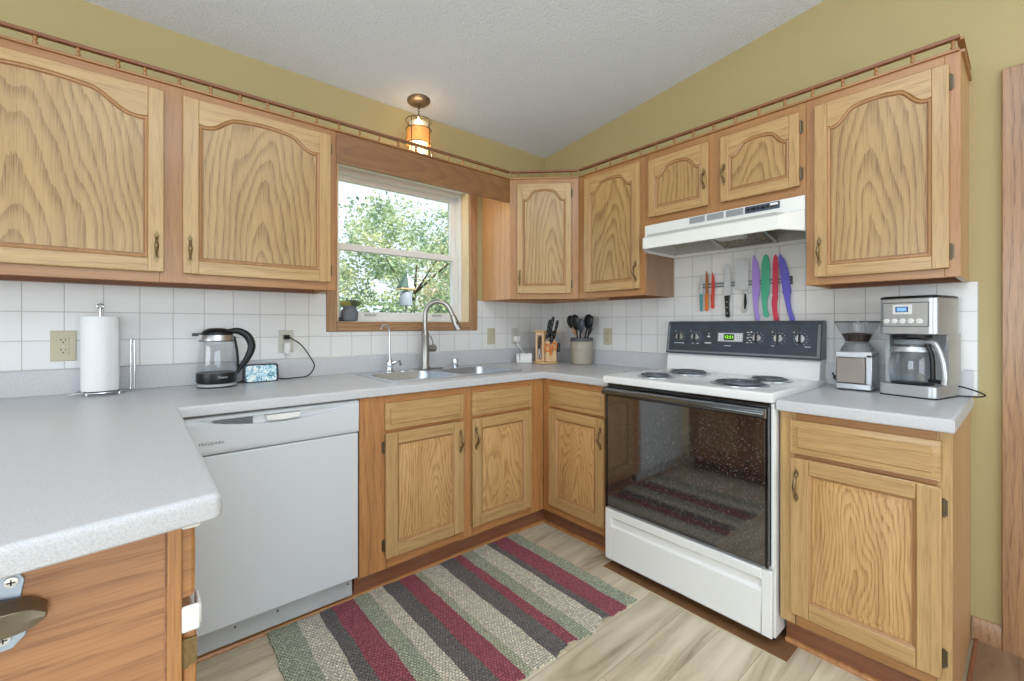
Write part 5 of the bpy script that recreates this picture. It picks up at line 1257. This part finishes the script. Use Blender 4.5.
# ------------------------------------------------------------------ coffee maker
cx, cy = 2.177, -.126
CMS = radians(-14)
CM = T = thing('coffee_maker', 'stainless steel drip coffee maker with glass carafe', 'coffee maker', 'B', (cx, cy, CT), spin=CMS)
hw_, hd = .088, .098
w = MB(); w.loops([rrect(cx-hw_, cx+hw_, cy-hd-.005, cy+hd, .022, CT), rrect(cx-hw_, cx+hw_, cy-hd-.005, cy+hd, .022, CT+.004)]); w.build('foot', 'black', T)
w = MB(); w.loops([rrect(cx-hw_, cx+hw_, cy-hd-.006, cy+hd, .024, CT+.004), rrect(cx-hw_, cx+hw_, cy-hd-.006, cy+hd, .024, CT+.046)]); w.build('base', 'appl', T, bevel=.003)
w = MB(); w.lathe([(.062, .046), (.064, .049), (.055, .051), (.01, .051)], (cx-.005, cy-.038, CT), 32); w.build('hot_plate', 'black', T)
w = MB(); w.box(cx-hw_+.004, cx+hw_-.004, cy+.045, cy+hd-.001, CT+.046, CT+.235); w.box(cx-hw_+.002, cx-hw_+.018, cy-.05, cy+.045, CT+.046, CT+.235); w.build('inner_column', 'ltgrey', T, bevel=.003)
w = MB(); w.prism([(cx+hw_-.008, cy+.0), (cx+hw_, cy+.0), (cx+hw_, cy+hd), (cx+hw_-.03, cy+hd), (cx+hw_-.03, cy+.04), (cx+hw_-.008, cy+.04)], 2, CT+.046, CT+.238); w.build('side_column', 'appl', T)
w = MB(); w.loops([rrect(cx-hw_, cx+hw_, cy-hd, cy+hd, .024, CT+.235), rrect(cx-hw_, cx+hw_, cy-hd, cy+hd, .024, CT+.370)]); H_ = w.build('head', 'appl', T, bevel=.003)
w = MB(); w.loops([rrect(cx-hw_-.0005, cx+hw_+.0005, cy-hd-.001, cy+hd, .024, CT+.370), rrect(cx-hw_+.002, cx+hw_-.002, cy-hd+.001, cy+hd-.002, .022, CT+.376), rrect(cx-hw_+.01, cx+hw_-.01, cy-hd+.01, cy+hd-.01, .018, CT+.379)]); w.build('lid', 'black', T)
w = MB(); w.lathe([(.058, .222), (.06, .235)], (cx-.005, cy-.038, CT), 28); w.lathe([(.02, .214), (.03, .222)], (cx-.005, cy-.038, CT), 20); w.build('filter_basket', 'black', T)
yF = cy-hd
fp = MB(); A = [(p[0], p[1]) for p in [(cx-.075, CT+.262), (cx+.068, CT+.262), (cx+.068, CT+.355), (cx-.075, CT+.355)]]
fp.loops([[(p[0], yF-.0005, p[1]) for p in A], [(p[0], yF-.0018, p[1]) for p in inset(A, .002)], [(p[0], yF-.0005, p[1]) for p in inset(A, .004)]], 0, False, False); fp.build('panel_line', 'grey', H_)
w = MB(); w.box(cx-.040, cx+.018, yF-.003, yF, CT+.310, CT+.346); w.build('display_bezel', 'white_pl', H_, bevel=.001)
w = MB(); w.box(cx-.031, cx+.008, yF-.0038, yF-.003, CT+.318, CT+.338); w.build('display', 'lcd_frame', H_); w = MB(); w.box(cx-.026, cx+.003, yF-.0044, yF-.0037, CT+.3215, CT+.3345); w.build('lcd', 'lcd_blue', H_)
for i in range(5):
    w = MB(); w.lathe([(.0095, 0), (.0095, -.002), (.0075, -.004)], (cx-.060+i*.025, yF, CT+.284), 18, axis='y'); B_ = w.build('button', 'white_pl', H_)
# carafe (its own thing)
ax2, ay2 = cx-.005, cy-.040
sp_ang = CMS
rel = Vector((ax2-cx, ay2-cy, 0)); rr_ = Matrix.Rotation(sp_ang, 3, 'Z') @ rel
T = thing('glass_carafe', 'glass coffee carafe with steel handle on the hot plate', 'carafe', 'B', (cx+rr_.x, cy+rr_.y, CT+.0515), spin=sp_ang)
ca = (cx+rr_.x, cy+rr_.y, CT+.0515)
w = MB(); w.lathe([(.058, .0), (.066, .006), (.070, .03), (.070, .07), (.064, .11), (.054, .135), (.050, .146)], ca, 40, cap0=False, cap1=False); w.lathe([(.0475, .146), (.051, .135), (.061, .11), (.067, .07), (.067, .03), (.063, .009), (.01, .006)], ca, 40, cap0=False, cap1=False); w.build('glass_body', 'thick_glass', T)
w = MB(); w.lathe([(.050, .143), (.054, .146), (.0535, .160), (.046, .165), (.01, .167)], ca, 36); w.build('lid', 'grey', T)
w = MB(); w.lathe([(.0655, .118), (.0660, .121), (.058, .136), (.056, .134)], ca, 36, cap0=False, cap1=False); w.build('steel_band', 'appl', T)
w = MB(); dx_, dy_ = .93, -.36
hp_ = bez([(ca[0]+.050*dx_, ca[1]+.050*dy_, ca[2]+.156), (ca[0]+.085*dx_, ca[1]+.085*dy_, ca[2]+.150), (ca[0]+.108*dx_, ca[1]+.108*dy_, ca[2]+.10), (ca[0]+.118*dx_, ca[1]+.118*dy_, ca[2]+.04), (ca[0]+.116*dx_, ca[1]+.116*dy_, ca[2]+.005)], 7)
w.tube(hp_, .009, 10); HH = w.build('handle', 'appl', T)
w = MB(); w.tube(bez([(ca[0]+.058*dx_, ca[1]+.058*dy_, ca[2]+.145), (ca[0]+.074*dx_, ca[1]+.074*dy_, ca[2]+.10), (ca[0]+.078*dx_, ca[1]+.078*dy_, ca[2]+.02)], 8), .008, 8); w.tube([(ca[0]+.066*dx_, ca[1]+.066*dy_, ca[2]+.014), (ca[0]+.112*dx_, ca[1]+.112*dy_, ca[2]+.012)], .008, 8); w.build('handle_inner', 'black', HH)
w = MB(); w.tube(bez([(2.24, -.04, CT+.035), (2.285, -.045, CT+.036), (2.325, -.045, CT+.024), (2.348, -.045, CT+.012), (2.335, -.05, CT+.004), (2.30, -.07, CT+.004), (2.255, -.09, CT+.004)], 8), .0028, 8)
w.build('power_cord', 'rubber', CM, unspin=CMS)

# ------------------------------------------------------------------ window sill items
px, py, pz = -1.508, .030, WZ0+.0025
T = thing('potted_succulent', 'small grey pot with a succulent on the window sill', 'plant', 'W', (px, py, pz))
w = MB(); w.lathe([(.030, 0), (.042, .004), (.0455, .02), (.0455, .050), (.040, .066), (.035, .072), (.0385, .084), (.036, .087), (.032, .082), (.030, .078), (.004, .076)], (px, py, pz), 32); w.build('pot', 'pot', T)
w = MB(); w.lathe([(.031, .078), (.004, .084)], (px, py, pz), 20); w.build('soil', 'soil', T)
rnd = random.Random(3)
for (ox_, oy_, mt, nl, ln) in ((-.020, -.010, 'leaf2', 20, .045), (.014, -.002, 'leaf', 24, .058)):
    w = MB()
    for i in range(nl):
        a = i*2.4; el = .35+.9*(i/nl); l_ = ln*(1-.3*i/nl); d_ = Vector((cos(a)*cos(el), sin(a)*cos(el), sin(el)))
        p0 = Vector((px+ox_, py+oy_, pz+.084)); w.tube([p0, p0+d_*l_*.5, p0+d_*l_*.85, p0+d_*l_], [.003, .0075, .006, .0008], 6)
    w.build('rosette', mt, T)
w = MB(); c_ = (-1.557, .035, pz); w.lathe([(.016, 0), (.020, .006), (.018, .014), (.008, .02), (.002, .021)], c_, 16, sx=1.1)
solo(w, 'dark_stone', plain('dark_pebble', rgb(60, 56, 58), .6, noise=.3), 'small dark stone on the sill left of the succulent pot', 'stone', 'W', c_)

# ------------------------------------------------------------------ bottle opener on peninsula end
oy = PY-.0066
T = thing('bottle_opener', 'wall-mounted metal bottle opener screwed to the peninsula end', 'bottle opener', 'W', (-2.545, oy, .81))
w = MB(); M_plate = plain('zinc_plate', rgb(176, 190, 208), .4, .7, noise=.1)
w.prism([(-2.560, .845), (-2.552, .856), (-2.540, .860), (-2.530, .858), (-2.524, .846), (-2.528, .82), (-2.520, .79), (-2.523, .77), (-2.535, .757), (-2.552, .756), (-2.566, .77), (-2.568, .80)], 1, oy-.003, oy); P_ = w.build('back_plate', M_plate, T, bevel=.001)
w = MB(); 
lp = []
for i in range(7):
    t = i/6; x_ = -2.580+.078*t; e_ = 0 if t < .8 else (t-.8)*.05
    lp.append([(x_, oy-.004-.010*(1-t), .829-.012*t*t-e_), (x_, oy-.020-.012*(1-t)-.006*sin(pi*t), .821-.010*t-e_), (x_, oy-.024, .797), (x_, oy-.016, .774+.008*t+e_), (x_, oy-.004, .776+.008*t+e_)])
w.loops(lp); w.build('opener_lip', plain('worn_steel', rgb(150, 142, 128), .35, .9, noise=.35, nscale=40), T, bevel=.001)
for zc_, xc_ in ((.846, -2.536), (.772, -2.543)):
    w = MB(); w.lathe([(.0075, 0), (.0068, -.003), (.002, -.0035)], (xc_, oy-.003, zc_), 16, axis='y'); S_ = w.build('screw', 'chrome', T)
    w = MB(); w.box(xc_-.004, xc_+.004, oy-.0068, oy-.0064, zc_-.0008, zc_+.0008); w.box(xc_-.0008, xc_+.0008, oy-.0068, oy-.0064, zc_-.004, zc_+.004); w.build('screw_cross', 'darkprint', S_)

# ------------------------------------------------------------------ pendant lantern
px, py = -1.166, -.136; pzc = ceil_z(py)
T = thing('pendant_lantern', 'small amber cage pendant lantern hanging above the window valance', 'pendant light', 'W', (px, py, 2.2))
w = MB(); tl = math.atan(SL)
lp = []
for r_, h_ in ((.067, 0), (.067, -.006), (.058, -.014), (.035, -.02), (.006, -.022)):
    lp.append([(px+r_*cos(a), py+r_*sin(a), pzc+h_-SL*r_*sin(a)) for a in [2*pi*i/32 for i in range(32)]])
w.loops(lp); w.build('ceiling_canopy', 'canopy_metal', T)
zt = 2.39; w = MB(); zz = pzc-.018; i = 0
while zz > zt+.012:
    rr_ = .0065; c_ = zz-.009
    w.tube([(px+(rr_*cos(a) if i % 2 == 0 else 0), py+(rr_*cos(a) if i % 2 else 0), c_+.0105*sin(a)) for a in [2*pi*k_/14 for k_ in range(14)]], .0016, 6, closed=True); zz -= .0155; i += 1
w.build('chain', 'iron', T)
w = MB(); RC = .073
for z_, r_ in ((2.378, RC), (2.325, RC), (2.240, RC), (2.172, RC)): w.tube([(px+r_*cos(a), py+r_*sin(a), z_) for a in [2*pi*i/36 for i in range(36)]], .0024, 6, closed=True)
for k_ in range(4):
    a = k_*pi/2+.5; w.tube([(px+RC*cos(a), py+RC*sin(a), 2.172), (px+RC*cos(a), py+RC*sin(a), 2.378), (px+RC*.5*cos(a), py+RC*.5*sin(a), 2.388), (px, py, 2.395)], .0022, 6)
w.build('wire_cage', 'iron', T)
w = MB(); w.lathe([(.052, 2.168), (.052, 2.366)], (px, py, 0), 36, cap0=False, cap1=False); w.build('inner_glass', 'lampglass', T)
w = MB(); w.lathe([(.070, 2.242), (.070, 2.325)], (px, py, 0), 36, cap0=False, cap1=False); w.build('amber_band', 'mica', T)
w = MB(); w.lathe([(.004, 2.215), (.018, 2.222), (.026, 2.24), (.024, 2.262), (.013, 2.285), (.012, 2.31), (.016, 2.312), (.016, 2.36), (.003, 2.405)], (px, py, 0), 24); w.build('bulb', 'bulb', T)
light('pendant_light', 'POINT', (px, py, 2.17), (0, 0, 0), 5.5, .03, color=(1, .80, .52))

# ------------------------------------------------------------------ rug
nx, ny = 96, 56; rx0, rx1, ry0, ry1 = -2.035, -.785, -1.352, -.560
w = MB(); rnd = random.Random(11)
def wob(t, s): return .006*sin(9*t+s)+.004*sin(23*t+2*s)+.002*sin(61*t+s)
vs = []
for j in range(ny+1):
    for i in range(nx+1):
        u, v_ = i/nx, j/ny
        x = rx0+(rx1-rx0)*u; y = ry0+(ry1-ry0)*v_
        x += wob(v_*3, 1.)*(1 if u > .5 else -1)*abs(2*u-1)**6*.35 + .012*(1-v_)*(-1 if u < .5 else .3)*abs(2*u-1)
        y += (wob(u*5, 2.2)+.008*sin(u*31))*((1-v_)**6) + .003*sin(u*40)*v_**6
        z = .007+.0016*sin(14*x+3*y)*sin(9*y+1)+.001*sin(55*x)
        vs.append((x, y, max(.0055, z)))
n1 = (nx+1)*(ny+1); fs = []
for j in range(ny):
    for i in range(nx):
        a = j*(nx+1)+i; fs.append((a, a+1, a+nx+2, a+nx+1)); fs.append((n1+a, n1+a+nx+1, n1+a+nx+2, n1+a+1))
per = [i for i in range(nx)]+[(j+1)*(nx+1)-1 for j in range(ny)]+[ny*(nx+1)+i for i in range(nx, 0, -1)]+[j*(nx+1) for j in range(ny, 0, -1)]
for k_ in range(len(per)): a, b_ = per[k_], per[(k_+1) % len(per)]; fs.append((b_, a, n1+a, n1+b_))
w.add(vs+[(p[0], p[1], .0008) for p in vs], fs)
w.build('rag_rug', 'rug', None)
rg = bpy.data.objects['rag_rug']; tag(rg, 'striped woven rag rug in red, cream, green and charcoal on floor', 'rug')

# ------------------------------------------------------------------ outside
struct(MB().box(-14, 16, .2, 40, -.75, -.7), 'ground', 'grass')
def tree(label, x, y, h, spread, nblob, nleaf, mat, seed, z0=.2, ls=.06):
    T = thing('leafy_tree', label, 'tree', 'W', (x, y, -.7)); rn = random.Random(seed)
    w = MB(); w.tube([(x, y, -.7), (x+.05, y, .4), (x, y+.05, 1.4), (x+.1, y, h*.7)], [.13, .09, .05, .015], 10)
    for k_ in range(4):
        a = rn.uniform(0, 6.28); z_ = rn.uniform(.3, h*.5); w.tube([(x, y, z_), (x+cos(a)*spread*.4, y+sin(a)*spread*.4, z_+.5), (x+cos(a)*spread*.75, y+sin(a)*spread*.75, z_+.9)], [.03, .018, .006], 6)
    w.build('trunk', 'bark', T)
    w = MB(); vs = []; fs = []
    for b_ in range(nblob):
        while True:
            q = Vector((rn.uniform(-1, 1), rn.uniform(-1, 1), rn.uniform(-1, 1)))
            if .35 < q.length < 1: break
        c = Vector((x+q.x*spread, y+q.y*spread, z0+(h-z0)*.5+q.z*(h-z0)*.5)); br_ = spread*rn.uniform(.12, .24)
        for l_ in range(nleaf):
            d_ = Vector((rn.gauss(0, 1), rn.gauss(0, 1), rn.gauss(0, 1))).normalized()*br_*rn.random()**.4
            p = c+d_; s_ = ls*rn.uniform(.6, 1.3)
            u_ = Vector((rn.gauss(0, 1), rn.gauss(0, 1), rn.gauss(0, .6))).normalized(); v_ = u_.cross(Vector((rn.gauss(0, 1), rn.gauss(0, 1), rn.gauss(0, 1)))).normalized()
            n0 = len(vs); vs += [tuple(p-u_*s_), tuple(p+v_*s_*.5), tuple(p+u_*s_), tuple(p-v_*s_*.5)]; fs.append((n0, n0+1, n0+2, n0+3))
    me = bpy.data.meshes.new('foliage'); me.from_pydata([(v[0]-x, v[1]-y, v[2]+.7) for v in vs], [], fs); me.materials.append(M[mat]); me.update()
    o = bpy.data.objects.new('foliage', me); COL.objects.link(o); o.parent = T
tree('leafy green tree right outside the kitchen window', 2.2, 6.4, 3.9, 2.1, 210, 110, 'foliage', 5, z0=-.4, ls=.046)
tree('yellowing autumn tree behind and right of the green tree', 6.4, 9.4, 5.0, 2.4, 170, 90, 'foliage2', 8, z0=-.3, ls=.06)
tree('lower green tree behind and left of the green tree', -1.0, 11.2, 2.9, 2.2, 130, 90, 'foliage', 12, z0=-.6, ls=.06)
# bird feeder
bx_, by_, bz_ = .12, 2.6, 1.645
FS = .72
T = thing('bird_feeder', 'green and white bird feeder on a pole outside the window', 'bird feeder', 'W', (bx_, by_, -.7))
def fsc(m_): m_.v = [(bx_+(v[0]-bx_)*FS, by_+(v[1]-by_)*FS, bz_+(v[2]-bz_)*FS if v[2] > -.6 else v[2]) for v in m_.v]; return m_
w = MB(); w.tube([(bx_, by_, -.7), (bx_, by_, bz_-.30)], .018, 10); fsc(w).build('pole', 'feeder_blue', T)
w = MB(); w.lathe([(.11, -.30), (.10, -.10), (.06, -.05), (.02, -.04)], (bx_, by_, bz_), 24); fsc(w).build('baffle', 'feeder_blue', T)
w = MB(); w.box(bx_-.14, bx_+.14, by_-.11, by_+.11, bz_-.03, bz_-.005); fsc(w).build('tray', 'blockwood', T, bevel=.003)
w = MB(); w.add([(bx_-.14, by_-.10, bz_), (bx_, by_-.11, bz_), (bx_+.01, by_-.02, bz_+.26), (bx_-.14, by_+.1, bz_), (bx_, by_+.11, bz_), (bx_+.01, by_+.02, bz_+.26)], [(0, 1, 2), (3, 5, 4), (0, 2, 5, 3), (0, 3, 4, 1), (1, 4, 5, 2)]); fsc(w).build('green_roof_side', 'feeder_green', T)
w = MB(); w.add([(bx_+.002, by_-.11, bz_), (bx_+.12, by_-.10, bz_), (bx_+.012, by_-.02, bz_+.26), (bx_+.002, by_+.11, bz_), (bx_+.12, by_+.10, bz_), (bx_+.012, by_+.02, bz_+.26)], [(0, 1, 2), (3, 5, 4), (1, 4, 5, 2), (0, 3, 4, 1), (0, 2, 5, 3)]); fsc(w).build('white_side', 'white_pl', T)

# ------------------------------------------------------------------ groups of repeats
GROUPS = {'wall_cabinet': 'oak wall cabinets', 'base_cabinet': 'oak base cabinets', 'gallery_rail': 'spindle gallery rails on the cabinet tops',
          'wall_outlet': 'wall outlets on the tiles', 'worktop': 'laminate worktops', 'child_lock': 'child locks on the peninsula cabinet',
          'serving_spoon': 'utensils in the stoneware crock', 'wooden_spoon': 'utensils in the stoneware crock', 'plug_adapter': 'plugs in the wall outlets',
          'leafy_tree': 'trees outside the window', 'kitchen_knife': 'knives on the magnetic rack', 'meat_cleaver': 'knives on the magnetic rack'}
for ob in list(bpy.data.objects):
    if ob.parent is None and 'label' in ob and 'group' not in ob:
        g_ = GROUPS.get(ob.name.split('.')[0])
        if g_: ob['group'] = g_
